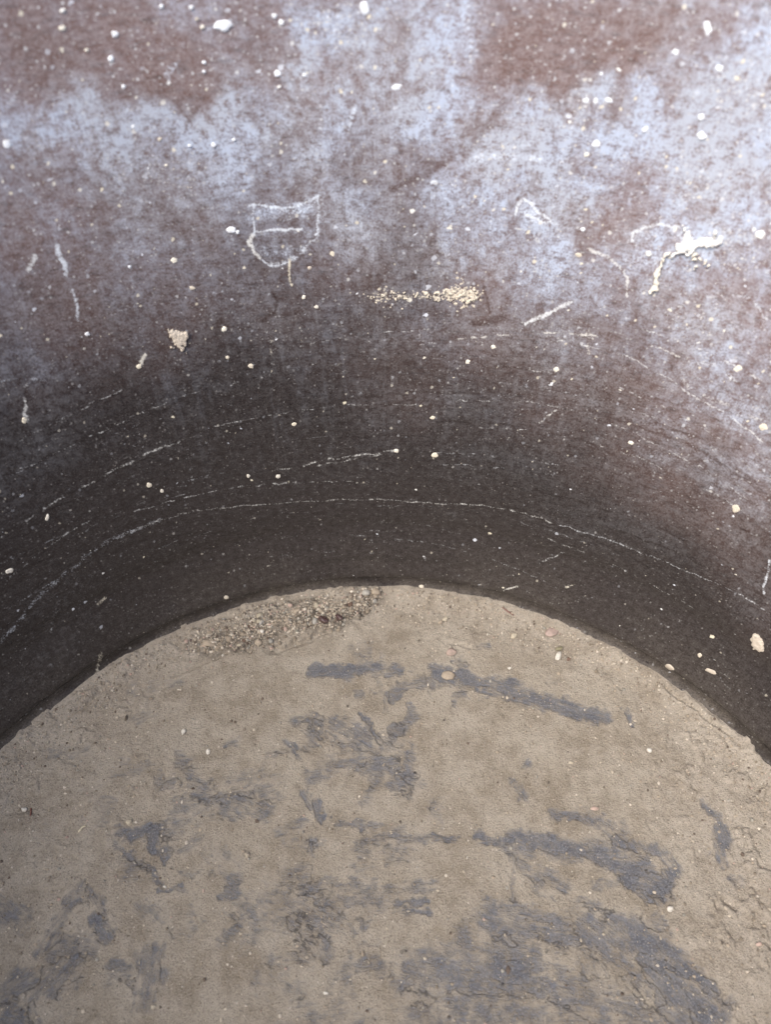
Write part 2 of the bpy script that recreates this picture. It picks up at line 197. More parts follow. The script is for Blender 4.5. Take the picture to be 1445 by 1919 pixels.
SPLAT = [["paint_splat","spiky tan splat dried on the shaded left of the wall",[[-0.07684,0.14115,0.0032],[-0.07786,0.14263,0.00191],[-0.07571,0.13923,0.00192],[-0.07643,0.13725,0.00129],[-0.07433,0.14147,0.00128],[-0.07917,0.14373,0.00085],[-0.07984,0.14492,0.00053],[-0.07539,0.13488,0.00065],[-0.07724,0.13571,0.00086],[-0.07364,0.1426,0.00064],[-0.0798,0.1384,0.00064]],0.95],["paint_splat","branching white splat dried high on the right of the wall",[[0.1037,0.18284,0.00181],[0.10376,0.18026,0.00222],[0.10622,0.18051,0.00181],[0.10815,0.1822,0.00161],[0.11028,0.18324,0.00181],[0.11273,0.18335,0.00161],[0.11092,0.18596,0.001],[0.11301,0.18479,0.001],[0.10205,0.18469,0.0008],[0.1014,0.18607,0.0006],[0.10273,0.17826,0.00141],[0.10094,0.17695,0.00121],[0.1051,0.17742,0.00101],[0.1101,0.18148,0.00101],[0.10617,0.17875,0.00101],[0.10149,0.17937,0.00081]],0.25],["paint_drip","cream drip running down from the branching white splat",[[0.09884,0.17592,0.00081],[0.09874,0.17411,0.00091],[0.09864,0.17227,0.00112],[0.0987,0.17047,0.00133],[0.09865,0.16843,0.00153],[0.09877,0.16641,0.00154],[0.09872,0.16433,0.00164],[0.09782,0.16259,0.00144],[0.10036,0.1638,0.00103]],0.4],["paint_splat","small cream offshoot below the branching white splat",[[0.10809,0.17817,0.00071],[0.10831,0.17664,0.00081],[0.10849,0.17473,0.00081],[0.10881,0.17337,0.00071],[0.10982,0.17721,0.00081],[0.1118,0.17649,0.00081],[0.11372,0.17594,0.00071]],0.5],["paint_splat","tan oval spot with pale rim low on the right",[[0.19415,0.04917,0.00272],[0.19578,0.04783,0.00297],[0.19741,0.04646,0.00248]],1.1]]
CRUST = [[-0.00276,0.1497],
[0.01303,0.1495],
[0.02509,0.15049],
[0.03745,0.15147]]
BARE = [[[[-0.02967,0.1571],[-0.01715,0.15602],[-0.0072,0.15656],[0.00977,0.15792]],0.00661,0.95,0],[[[-0.0298,0.15928],[-0.01222,0.15765]],0.00497,0.9,0],[[[0.0008,0.15199],[0.00328,0.13771]],0.00269,0.45,0],[[[0.02818,0.15602],[0.03874,0.1536],[0.06163,0.14724],[0.08502,0.13975],[0.1009,0.13395]],0.00828,0.95,0],[[[0.04698,0.14803],[0.07306,0.14077],[0.09162,0.1357]],0.00606,0.8,0],[[[0.10992,0.13721],[0.11459,0.13072]],0.00281,0.7,0],[[[0.04861,0.16874],[0.05248,0.1693]],0.00395,0.6,0],[[[-0.00802,0.13645],[-0.00386,0.13072],[0.00187,0.12247]],0.00214,0.8,0],[[[-0.03668,0.13395],[-0.02701,0.13221]],0.00537,0.55,0],[[[-0.03181,0.1327],[-0.0249,0.12391]],0.00213,0.7,0],[[[-0.04112,0.12415],[-0.03798,0.12009],[-0.03517,0.1168]],0.00266,0.75,0],[[[-0.06463,0.12247],[-0.06147,0.12343]],0.00486,0.6,0],[[[-0.02683,0.129],[-0.00661,0.12535],[0.00744,0.11586],[0.01414,0.10447]],0.01184,0.52,1],[[[-0.02456,0.10897],[-0.01225,0.11703],[0.00627,0.11239]],0.01002,0.6,0],[[[-0.00405,0.11124],[0.0137,0.10491]],0.00886,0.6,0],[[[-0.00427,0.12656],[0.00983,0.12176]],0.0053,0.45,0],[[[-0.08034,0.09463],[-0.06443,0.10005],[-0.0458,0.10447]],0.01588,0.5,0],[[[-0.0786,0.10447],[-0.0686,0.09787],[-0.04807,0.09356]],0.009,0.6,0],[[[-0.06414,0.09787],[-0.05322,0.10005]],0.00736,0.6,0],[[[-0.02979,0.10181],[-0.02414,0.09313]],0.0044,0.7,0],[[[-0.02428,0.0957],[-0.0234,0.09186]],0.00465,0.85,0],[[[-0.04086,0.08724],[-0.03,0.08828]],0.00568,0.4,0],[[[-0.03615,0.08311],[-0.02304,0.08107]],0.00512,0.42,0],[[[-0.0264,0.08311],[-0.02453,0.07705]],0.00358,0.5,0],[[[-0.10326,0.08475],[-0.09699,0.08599],[-0.09068,0.08724]],0.00589,0.8,0],[[[-0.09156,0.08724],[-0.09143,0.08209],[-0.08947,0.07865],[-0.08438,0.07665]],0.0045,0.9,0],[[[-0.08324,0.07745],[-0.07773,0.07905],[-0.07256,0.08311]],0.0042,0.45,0],[[[-0.10545,0.07905],[-0.10059,0.07645]],0.0032,0.9,0],[[[-0.10059,0.07645],[-0.09443,0.07348],[-0.08922,0.07074],[-0.08261,0.06689]],0.00211,0.65,0],[[[-0.08386,0.0646],[-0.07571,0.06328]],0.0026,0.85,0],[[[-0.09885,0.07036],[-0.09514,0.07074]],0.00742,0.55,0],[[[-0.06655,0.07605],[-0.05644,0.07211]],0.00877,0.4,0],[[[-0.0618,0.05605],[-0.05467,0.05153]],0.00255,0.6,0],[[[-0.07825,0.06958],[-0.07499,0.069]],0.00208,0.5,0],[[[-0.11451,0.0646],[-0.12011,0.05825],[-0.12091,0.05064],[-0.12131,0.04622],[-0.12487,0.04327]],0.00484,0.68,0],[[[-0.11451,0.0646],[-0.10689,0.05973],[-0.10496,0.05333]],0.00399,0.6,0],[[[-0.10721,0.05423],[-0.1031,0.04975],[-0.10044,0.0478]],0.00528,0.8,0],[[[-0.11684,0.04448],[-0.10886,0.04448]],0.01112,0.62,0],[[[-0.11041,0.04275],[-0.11876,0.03348],[-0.12384,0.0289]],0.00693,0.62,0],[[[-0.13259,0.03101],[-0.1285,0.03348]],0.00808,0.65,0],[[[-0.13162,0.023],[-0.12596,0.0219]],0.00697,0.7,0],[[[-0.12319,0.02537],[-0.11996,0.02081]],0.00479,0.5,0],[[[-0.14347,0.05605],[-0.13792,0.05333]],0.01206,0.55,0],[[[-0.08978,0.0588],[-0.08258,0.05333]],0.00623,0.5,0],[[[-0.09772,0.03764],[-0.09311,0.03815]],0.00781,0.6,0],[[[-0.08361,0.04189],[-0.08307,0.03513],[-0.08377,0.02697]],0.00929,0.6,0],[[[-0.0811,0.04018],[-0.07788,0.03348]],0.00668,0.5,0],[[[-0.0916,0.0348],[-0.08538,0.02922]],0.00232,0.55,0],[[[-0.09326,0.04622],[-0.09108,0.04535]],0.00313,0.3,0],[[[-0.04808,0.05423],[-0.03441,0.06159],[-0.02178,0.05788],[-0.02521,0.0471]],0.01767,0.5,1],[[[-0.03361,0.0646],[-0.01385,0.06574],[0.00287,0.06536],[0.02268,0.0646]],0.00505,0.48,0],[[[-0.02188,0.05973],[-0.00537,0.05973],[0.007,0.0588]],0.00655,0.55,0],[[[-0.02973,0.05423],[-0.0211,0.04535]],0.01104,0.5,0],[[[-0.03487,0.06727],[-0.03068,0.06727]],0.01017,0.4,0],[[[-0.01469,0.08891],[0.00285,0.08682],[0.03057,0.0827]],0.00308,0.55,0],[[[-0.00364,0.0827],[0.01369,0.08311],[0.03096,0.08188]],0.00358,0.65,0],[[[-0.00359,0.07905],[0.01141,0.07605]],0.01018,0.45,0],[[[0.00742,0.05936],[0.0198,0.05973]],0.00277,0.75,0],[[[0.00739,0.05568],[0.01884,0.05568]],0.00277,0.75,0],[[[-0.00984,0.07211],[0.01136,0.07348]],0.00356,0.35,0],[[[0.04121,0.08311],[0.05167,0.08148]],0.00465,0.9,0],[[[0.05508,0.08107],[0.08446,0.07865],[0.10083,0.07466],[0.11188,0.06536]],0.00955,0.72,0],[[[0.06341,0.08209],[0.08633,0.07705],[0.10182,0.06919]],0.00683,0.75,0],[[[0.07273,0.09313],[0.08273,0.09207]],0.00477,0.65,0],[[[0.08653,0.09101],[0.09829,0.08352]],0.00745,0.6,0],[[[0.09781,0.08107],[0.11409,0.07865],[0.11744,0.07113],[0.10861,0.0601]],0.00537,0.65,0],[[[0.09971,0.06919],[0.11125,0.06441]],0.00905,0.85,0],[[[0.05423,0.07705],[0.05382,0.06919],[0.05364,0.05973]],0.00359,0.6,0],[[[0.05805,0.07309],[0.07444,0.06631]],0.00673,0.55,0],[[[0.08699,0.06631],[0.09401,0.06689]],0.00525,0.75,0],[[[0.09998,0.06536],[0.10571,0.0601]],0.00317,0.8,0],[[[0.06158,0.06727],[0.0671,0.06159]],0.00514,0.45,0],[[[0.07613,0.05973],[0.08714,0.05788]],0.00364,0.4,0],[[[0.04374,0.05514],[0.05675,0.05279],[0.07053,0.04975]],0.01323,0.7,0],[[[0.04436,0.05064],[0.05088,0.04535]],0.00455,0.45,0],[[[0.0611,0.0471],[0.06875,0.04448]],0.00612,0.45,0],[[[0.05052,0.04189],[0.05627,0.04018]],0.00405,0.3,0],[[[0.08163,0.04975],[0.09667,0.04921],[0.10627,0.04275],[0.11443,0.03183],[0.11979,0.023]],0.01522,0.8,0],[[[0.07932,0.04798],[0.09382,0.04018],[0.10182,0.03183]],0.01297,0.55,1],[[[0.08845,0.05387],[0.10728,0.05153]],0.00738,0.6,0],[[[0.09778,0.04018],[0.11625,0.03513],[0.1228,0.03052]],0.00476,0.75,0],[[[0.10452,0.03513],[0.11334,0.02379]],0.01314,0.75,0],[[[0.0783,0.04189],[0.08243,0.03183]],0.00667,0.45,0],[[[0.09213,0.03183],[0.09966,0.02221]],0.01038,0.5,1],[[[0.01271,0.03647],[0.01644,0.0302]],0.01245,0.62,1],[[[0.01366,0.03547],[0.03819,0.03647],[0.05204,0.03764],[0.06885,0.03183],[0.08715,0.02617],[0.09613,0.0191]],0.01474,0.7,1],[[[0.01634,0.02697],[0.04719,0.02858],[0.06777,0.02458]],0.01757,0.5,1],[[[0.02568,0.02221],[0.05206,0.02065]],0.01005,0.5,1],[[[0.04619,0.03815],[0.05493,0.03714]],0.00657,0.75,0],[[[0.13678,0.09614],[0.13994,0.09143],[0.14039,0.08209],[0.13768,0.07546]],0.00609,0.85,0],[[[0.13503,0.07905],[0.13384,0.07705]],0.00439,0.4,0],[[[0.13717,0.06765],[0.14336,0.06727]],0.00386,0.3,0],[[[-0.04103,0.0348],[-0.032,0.03183]],0.01252,0.42,0],[[[-0.04061,0.04052],[-0.03175,0.04103]],0.00502,0.4,0],[[[-0.03033,0.023],[-0.00852,0.02458]],0.01243,0.42,1],[[[-0.0137,0.03513],[-0.00896,0.04018],[0.00094,0.03815]],0.00749,0.5,0],[[[-0.0111,0.04535],[-0.00011,0.04622]],0.003,0.4,0],[[[-0.1125,0.1475],[-0.0922,0.15066]],0.00737,0.32,0],[[[-0.10866,0.13146],[-0.10009,0.13645]],0.00449,0.38,0],[[[-0.14415,0.11633],[-0.13075,0.1182]],0.00738,0.42,0],[[[0.05762,0.10491],[0.06215,0.09917]],0.00421,0.75,0],[[[0.06321,0.11216],[0.06539,0.11308]],0.00427,0.5,0],[[[-0.06736,0.0471],[-0.06146,0.04798]],0.00307,0.2,0],[[[0.1233,0.02537],[0.12758,0.02697]],0.00533,0.35,0],[[[0.12929,0.13771],[0.13201,0.13395]],0.00344,0.3,0],[[[0.13763,0.12778],[0.14009,0.12632]],0.00287,0.45,0]]
GROOVE = [[[[0.13224,0.14724],[0.13969,0.14077],[0.14636,0.13395],[0.15149,0.12827],[0.15915,0.12057]],0.00161,1.0],[[[-0.12489,0.14803],[-0.13837,0.13395],[-0.14553,0.12535]],0.00161,0.5],[[[0.13158,0.0588],[0.13596,0.05973],[0.13852,0.05788]],0.00226,0.8],[[[0.12775,0.05605],[0.13148,0.05843]],0.002,0.6],[[[0.03474,0.17129],[0.04355,0.1693]],0.00156,0.4],[[[-0.09647,0.15387],[-0.08022,0.16148],[-0.06471,0.16845]],0.00132,0.6],[[[0.15005,0.0862],[0.15801,0.08724]],0.0026,0.5],[[[0.13972,0.06919],[0.14203,0.06631]],0.00203,0.5],[[[0.03341,0.17044],[0.02845,0.17387]],0.00156,0.3]]
CORE = [[-0.0801,0.1693],
[-0.06649,0.17272],
[-0.0543,0.1791],
[-0.03902,0.18293],
[-0.02616,0.18682],
[-0.01314,0.19106],
[-0.00527,0.19598]]
CLUSTER = [[0.065,0.21228,0.0077,0.00089,0.00294,-0.01308,1.6],
[0.10346,0.22631,0.00796,0.0013,0.00378,-0.01014,1.6],
[0.11639,0.15793,0.01148,0.0035,0.00269,-0.00697,1.2],
[0.11976,0.18438,0.00884,0.00245,0.00374,-0.00914,1.2],
[0.09964,0.19927,0.0119,0.00238,0.00304,-0.00891,1.0],
[0.04358,0.2001,0.00998,0.00084,0.00057,-0.00394,1.2],
[-0.06578,0.19522,0.01138,-0.00149,-0.00188,-0.00789,0.8],
[-0.00775,0.23436,0.01354,-0.00012,-0.00026,-0.00668,0.9],
[0.00494,0.14829,0.0122,0.00013,5e-05,-0.00612,1.0],
[-0.04793,0.13451,0.0247,-0.00318,-0.00104,-0.00634,0.7],
[0.07277,0.14284,0.01548,0.00298,0.00139,-0.00597,0.9],
[0.01829,0.16443,0.01152,0.00051,0.00061,-0.01141,0.8],
[-0.10385,0.10322,0.02597,0.00368,0.00042,-0.0058,0.8]]
PILE = [[-0.09668,0.1693],
[-0.08036,0.17998],
[-0.06045,0.18802],
[-0.03978,0.19351],
[-0.01873,0.1991],
[-0.0013,0.19973],
[0.0022,0.19536],
[-0.00519,0.18984],
[-0.01422,0.18293],
[-0.02316,0.17851],
[-0.03572,0.17272],
[-0.04823,0.1693],
[-0.06079,0.16761],
[-0.0706,0.16481],
[-0.0835,0.16648]]
STONE = [[-0.02669,0.18175,0.00266,-0.00204,-0.0011,-0.00194,"darkred","glossy dark brown pebble wedged in the grit heap against the wall"],
[0.08329,0.17647,0.00392,0.00061,-4e-05,-0.00288,"pink","flat pinkish stone lying near the back right edge of the dirt"],
[0.03253,0.18353,0.00157,0.0,-7e-05,-0.00149,"cream","round cream pebble on the dirt behind the long dark smears"],
[0.03037,0.18204,0.00104,0.0,-5e-05,-0.00104,"tan","tiny tan pebble touching the round cream pebble"],
[0.0653,0.17474,0.0018,0.00052,0.00018,-0.00139,"cream","cream pebble left of the flat pinkish stone"],
[0.03256,0.15413,0.0032,-0.0003,-0.00032,-0.00241,"tan","broad tan clod sitting on the long dark smear at the back"],
[0.08537,0.16397,0.00119,-0.00083,-0.00145,-0.00217,"white","pale knobbly crumb in front of the flat pinkish stone"],
[0.08618,0.16789,0.00203,0.0,-0.0002,-0.00141,"olive","olive brown crumb between the pinkish stone and the pale knobbly crumb"],
[0.08995,0.16258,0.00113,0.0,-0.00017,-0.00111,"brown","small brown crumb right of the pale knobbly crumb"],
[-0.00155,0.19722,0.00241,-0.0,2e-05,-0.00202,"tan","smooth tan pebble at the right tip of the grit heap"],
[-0.00635,0.19629,0.00211,-0.00043,-0.00025,-0.00183,"grey","pale grey green pebble at the right tip of the grit heap"],
[-0.05679,0.18057,0.00156,-0.0,0.00015,-0.00147,"grey","pale grey pebble on the left half of the grit heap"],
[-0.05605,0.17589,0.00116,-0.0,0.00012,-0.00116,"white","small whitish pebble just below the pale grey pebble"],
[-0.05728,0.17044,0.00179,-0.0,0.00018,-0.00171,"tan","tan pebble at the lower edge of the grit heap"],
[-0.03086,0.18175,0.00156,0.0,0.00012,-0.00207,"grey","upright grey chip left of the glossy dark brown pebble"],
[-0.01922,0.18382,0.00225,-0.00092,-0.00047,-0.00168,"darkred","rusty brown crumb right of the glossy dark brown pebble"],
[-0.08061,0.1693,0.00362,-0.00069,-2e-05,-0.00195,"tan","broad flat tan clod at the left end of the grit heap"],
[-0.04345,0.18954,0.00154,-0.00062,-0.00027,-0.00114,"pinkish","pinkish chip on the upper slope of the grit heap"],
[-0.04009,0.18682,0.00215,0.00093,0.00066,-0.0017,"tan","angular tan chip in the middle of the grit heap"],
[-0.10197,0.08891,0.00175,0.0,0.00029,-0.00136,"cream","round cream disc-like pebble above the darkest smear on the left"],
[-0.08288,0.06498,0.00079,-0.00038,-0.00022,-0.00049,"white","tiny white chip at the end of the thin dark scrape"],
[-0.01832,0.02987,0.00097,-0.0,3e-05,-0.00065,"white","tiny white chip low in the middle of the dirt floor"],
[-0.07969,0.02569,0.00096,-0.0,0.00015,-0.0008,"cream","tiny cream chip under the upright grey smear at bottom left"],
[-0.07387,0.11844,0.00094,-0.00016,-4e-05,-0.00139,"white","small white chip on the plain dirt at left"],
[-0.08605,0.12729,0.00113,-0.00061,-0.00066,-0.00169,"white","small jagged white chip near the left wall"],
[-0.14676,0.0942,0.00184,-0.0003,0.00012,-0.00105,"white","pale jagged chip at the far left edge of the dirt"],
[0.11286,0.05715,0.00144,0.0,-0.00026,-0.0011,"white","white chip beside the right end of the wide dark smears"],
[0.11842,0.11891,0.00121,-0.00048,-0.00064,-0.00111,"white","white chip on the plain dirt near the right wall"],
[0.14306,0.04535,0.0012,-0.0,-0.00027,-0.00087,"pinkish","pinkish white chip in the rough dirt at right"],
[0.09042,0.09442,0.00191,-0.00033,-0.0003,-0.00084,"pinkish","pinkish flake beside the dark smears at right"],
[0.03445,0.16592,0.00341,0.00134,0.00058,-0.0021,"pinkdirt","dusty pinkish clod behind the long dark smear"],
[0.0615,0.15792,0.001,0.0,-8e-05,-0.00082,"white","tiny white chip above the long dark smear"],
[0.0834,0.11354,0.00115,0.0,-0.00011,-0.00069,"cream","small cream chip in the loose crumbs on the right half"],
[0.12056,0.16314,0.0013,-0.00057,-0.00056,-0.00104,"tan","tan crumb at the foot of the right wall"]]
TWIG = [[[[-0.12184,0.08516],
[-0.12052,0.08682],
[-0.11915,0.08744]],0.00076,"pale curved straw bit on the dirt at left"],
[[[-0.144,0.09463],
[-0.14306,0.09143]],0.00078,"short reddish fibre lying on the dirt at the far left"],
[[[0.06078,0.18923],
[0.06442,0.18622],
[0.06613,0.18502]],0.00067,"thin reddish fibre at the foot of the back wall"]]
CAM_H = 0.31951
CAM_Y = 0.00231
CAM_X = 0.00340
PITCH = 0.907571
PROFILE = [[-0.004, 0.1945], [0.0, 0.1985], [0.003, 0.2008], [0.006, 0.203], [0.0085, 0.2035], [0.0112, 0.2032], [0.018, 0.2055], [0.03, 0.2095], [0.04, 0.2128], [0.046, 0.2135], [0.06, 0.2165], [0.1, 0.2265], [0.15, 0.239], [0.2, 0.2505], [0.25, 0.2605], [0.3, 0.269], [0.35, 0.275]]
SUN_ELEV = 54
SUN_AZIM = 222
SUN_STR = 1.6
SUN_ANGLE = 42
SKY_STR = .115
EXPOSURE = 1.28

rng = np.random.default_rng(7)
random.seed(7)
sc = bpy.context.scene
col = sc.collection

# ------------------------------------------------------------------ helpers
def tag(o, label=None, cat=None, group=None, kind=None):
    if label: o['label'] = label
    if cat: o['category'] = cat
    if group: o['group'] = group
    if kind: o['kind'] = kind
    return o

def link(name, me, mat=None, parent=None):
    o = bpy.data.objects.new(name, me)
    col.objects.link(o)
    if mat: me.materials.append(mat)
    if parent: o.parent = parent
    return o

def mesh_np(name, V, F, smooth=True):
    """V Nx3, F Mx4 (or Mx3) -> mesh"""
    me = bpy.data.meshes.new(name)
    F = np.asarray(F, dtype=np.int32); k = F.shape[1]
    me.vertices.add(len(V)); me.vertices.foreach_set('co', np.asarray(V, dtype=np.float32).ravel())
    me.loops.add(F.size); me.loops.foreach_set('vertex_index', F.ravel())
    me.polygons.add(len(F))
    me.polygons.foreach_set('loop_start', np.arange(0, F.size, k, dtype=np.int32))
    me.polygons.foreach_set('loop_total', np.full(len(F), k, dtype=np.int32))
    me.polygons.foreach_set('use_smooth', np.full(len(F), smooth, dtype=bool))
    me.update(calc_edges=True)
    return me

def attr(me, name, a):
    at = me.attributes.new(name, 'FLOAT', 'POINT')
    at.data.foreach_set('value', np.asarray(a, dtype=np.float32).ravel())

def attr3(me, name, a):
    at = me.attributes.new(name, 'FLOAT_VECTOR', 'POINT')
    at.data.foreach_set('vector', np.asarray(a, dtype=np.float32).ravel())

def sstep(a, b, x):
    t = np.clip((x - a) / (b - a), 0, 1)
    return t * t * (3 - 2 * t)

def vnoise(x, y, seed):
    r = np.random.default_rng(seed); N = 256
    L = r.random((N, N), dtype=np.float32)
    xi = np.floor(x).astype(np.int64); yi = np.floor(y).astype(np.int64)
    fx = x - xi; fy = y - yi
    fx = fx * fx * (3 - 2 * fx); fy = fy * fy * (3 - 2 * fy)
    a = L[xi % N, yi % N]; b = L[(xi + 1) % N, yi % N]; c = L[xi % N, (yi + 1) % N]; d = L[(xi + 1) % N, (yi + 1) % N]
    return (a * (1 - fx) + b * fx) * (1 - fy) + (c * (1 - fx) + d * fx) * fy

def fbm(x, y, s, octv=4, seed=0, gain=.55):
    """fractal noise in 0..1, s = coarsest cell in metres"""
    t = 0; w = 1; W = 0
    for i in range(octv):
        t = t + w * vnoise(x / s + 17.3 * i, y / s + 5.7 * i, seed * 31 + i)
        W += w; w *= gain; s *= .5
    return t / W

def seg_dist(px, py, poly):
    """distance to a polyline and the running length at the nearest point"""
    best = np.full(px.shape, 9., np.float32); run = np.zeros(px.shape, np.float32); L0 = 0.
    for (ax, ay), (bx, by) in zip(poly[:-1], poly[1:]):
        dx, dy = bx - ax, by - ay; L = math.hypot(dx, dy) or 1e-9
        t = np.clip(((px - ax) * dx + (py - ay) * dy) / (L * L), 0, 1)
        d = np.hypot(px - ax - t * dx, py - ay - t * dy)
        m = d < best
        best = np.where(m, d, best); run = np.where(m, L0 + t * L, run); L0 += L
    return best, run

def window(px, py, poly, pad):
    xs = [p[0] for p in poly]; ys = [p[1] for p in poly]
    return np.nonzero((px > min(xs) - pad) & (px < max(xs) + pad) & (py > min(ys) - pad) & (py < max(ys) + pad))[0]

_px = np.array([p[0] for p in PROFILE]); _py = np.array([p[1] for p in PROFILE])
_h = np.diff(_px); _dl = np.diff(_py) / _h
_m = np.concatenate([[_dl[0]], (_dl[:-1] + _dl[1:]) / 2, [_dl[-1]]])
def rz(z):
    z = np.asarray(z, dtype=float)
    i = np.clip(np.searchsorted(_px, z) - 1, 0, len(_h) - 1); t = (z - _px[i]) / _h[i]
    return ((2*t**3-3*t**2+1)*_py[i] + (t**3-2*t**2+t)*_h[i]*_m[i] + (-2*t**3+3*t**2)*_py[i+1] + (t**3-t**2)*_h[i]*_m[i+1])

def wall_pt(u, z, off=0.):
    """point on the inner wall, off metres proud of it (towards the axis)"""
    th = u / UR; r = rz(z) - off
    return np.stack([r * np.sin(th), r * np.cos(th), np.asarray(z) + off * .22], -1)

# ------------------------------------------------------------------ node helper
class NT:
    def __init__(s, name):
        s.m = bpy.data.materials.new(name); s.m.use_nodes = True
        s.t = s.m.node_tree; s.t.nodes.clear()
        s.out = s.t.nodes.new('ShaderNodeOutputMaterial'); s.b = s.t.nodes.new('ShaderNodeBsdfPrincipled')
        s.t.links.new(s.b.outputs[0], s.out.inputs[0])
    def set(s, sock, v):
        if isinstance(v, bpy.types.NodeSocket): s.t.links.new(v, sock)
        elif isinstance(v, (tuple, list)) and len(v) == 3 and sock.type == 'RGBA': sock.default_value = (*v, 1)
        else: sock.default_value = v
    def n(s, typ, ins=None, **kw):
        nd = s.t.nodes.new(typ)
        for k, v in kw.items(): setattr(nd, k, v)
        for k, v in (ins or {}).items(): s.set(nd.inputs[k], v)
        return nd
    def at(s, name, vec=False):
        nd = s.n('ShaderNodeAttribute', attribute_name=name)
        return nd.outputs['Vector' if vec else 'Fac']
    def noise(s, vec, scale, detail=3., rough=.55, dist=0.):
        return s.n('ShaderNodeTexNoise', {'Vector': vec, 'Scale': scale, 'Detail': detail, 'Roughness': rough, 'Distortion': dist}, noise_dimensions='3D').outputs[0]
    def vor(s, vec, scale):
        nd = s.n('ShaderNodeTexVoronoi', {'Vector': vec, 'Scale': scale}, feature='F1', voronoi_dimensions='2D')
        return nd.outputs['Distance'], nd.outputs['Color']
    def math(s, op, a, b=0., c=0., clamp=False):
        nd = s.n('ShaderNodeMath', operation=op, use_clamp=clamp)
        s.set(nd.inputs[0], a); s.set(nd.inputs[1], b); s.set(nd.inputs[2], c)
        return nd.outputs[0]
    def ramp(s, x, a, b, lo=0., hi=1., smooth=True):
        nd = s.n('ShaderNodeMapRange', {'Value': x, 'From Min': a, 'From Max': b, 'To Min': lo, 'To Max': hi}, interpolation_type='SMOOTHSTEP' if smooth else 'LINEAR')
        return nd.outputs[0]
    def mix(s, f, a, b):
        nd = s.n('ShaderNodeMix', data_type='RGBA', clamp_factor=True)
        s.set(nd.inputs[0], f); s.set(nd.inputs[6], a); s.set(nd.inputs[7], b)
        return nd.outputs[2]
    def vmul(s, v, k):
        return s.n('ShaderNodeVectorMath', {0: v, 1: k}, operation='MULTIPLY').outputs[0]
    def vadd(s, a, b):
        return s.n('ShaderNodeVectorMath', {0: a, 1: b}, operation='ADD').outputs[0]
    def sep(s, v):
        return s.n('ShaderNodeSeparateXYZ', {0: v}).outputs
    def bump(s, h, strength=1., dist=.001, normal=None):
        ins = {'Height': h, 'Strength': strength, 'Distance': dist}
        if normal is not None: ins['Normal'] = normal
        return s.n('ShaderNodeBump', ins).outputs[0]
    def done(s, color, rough=.6, normal=None, spec=.5):
        s.set(s.b.inputs['Base Color'], color); s.set(s.b.inputs['Roughness'], rough)
        s.set(s.b.inputs['Specular IOR Level'], spec)
        if normal is not None: s.set(s.b.inputs['Normal'], normal)
        return s.m

def speck_layer(N, vec, scale, prob, rmax, dens):
    """irregular round specks: one per voronoi cell, kept with probability prob*dens"""
    w = N.noise(vec, scale * 3, 1.)
    v2 = N.vadd(vec, N.n('ShaderNodeVectorMath', {0: N.n('ShaderNodeCombineXYZ', {0: w, 1: w}).outputs[0], 'Scale': .35 / scale}, operation='SCALE').outputs[0])
    d, c = N.vor(v2, scale)
    r, g, b = [N.n('ShaderNodeSeparateColor', {0: c}).outputs[i] for i in range(3)]
    keep = N.math('LESS_THAN', r, N.math('MULTIPLY', dens, prob))
    rad = N.math('MULTIPLY_ADD', N.math('MULTIPLY', g, g), rmax * .8, rmax * .22)
    m = N.ramp(N.math('DIVIDE', d, rad), .6, 1.05, 1., 0.)
    return N.math('MULTIPLY', m, keep), b

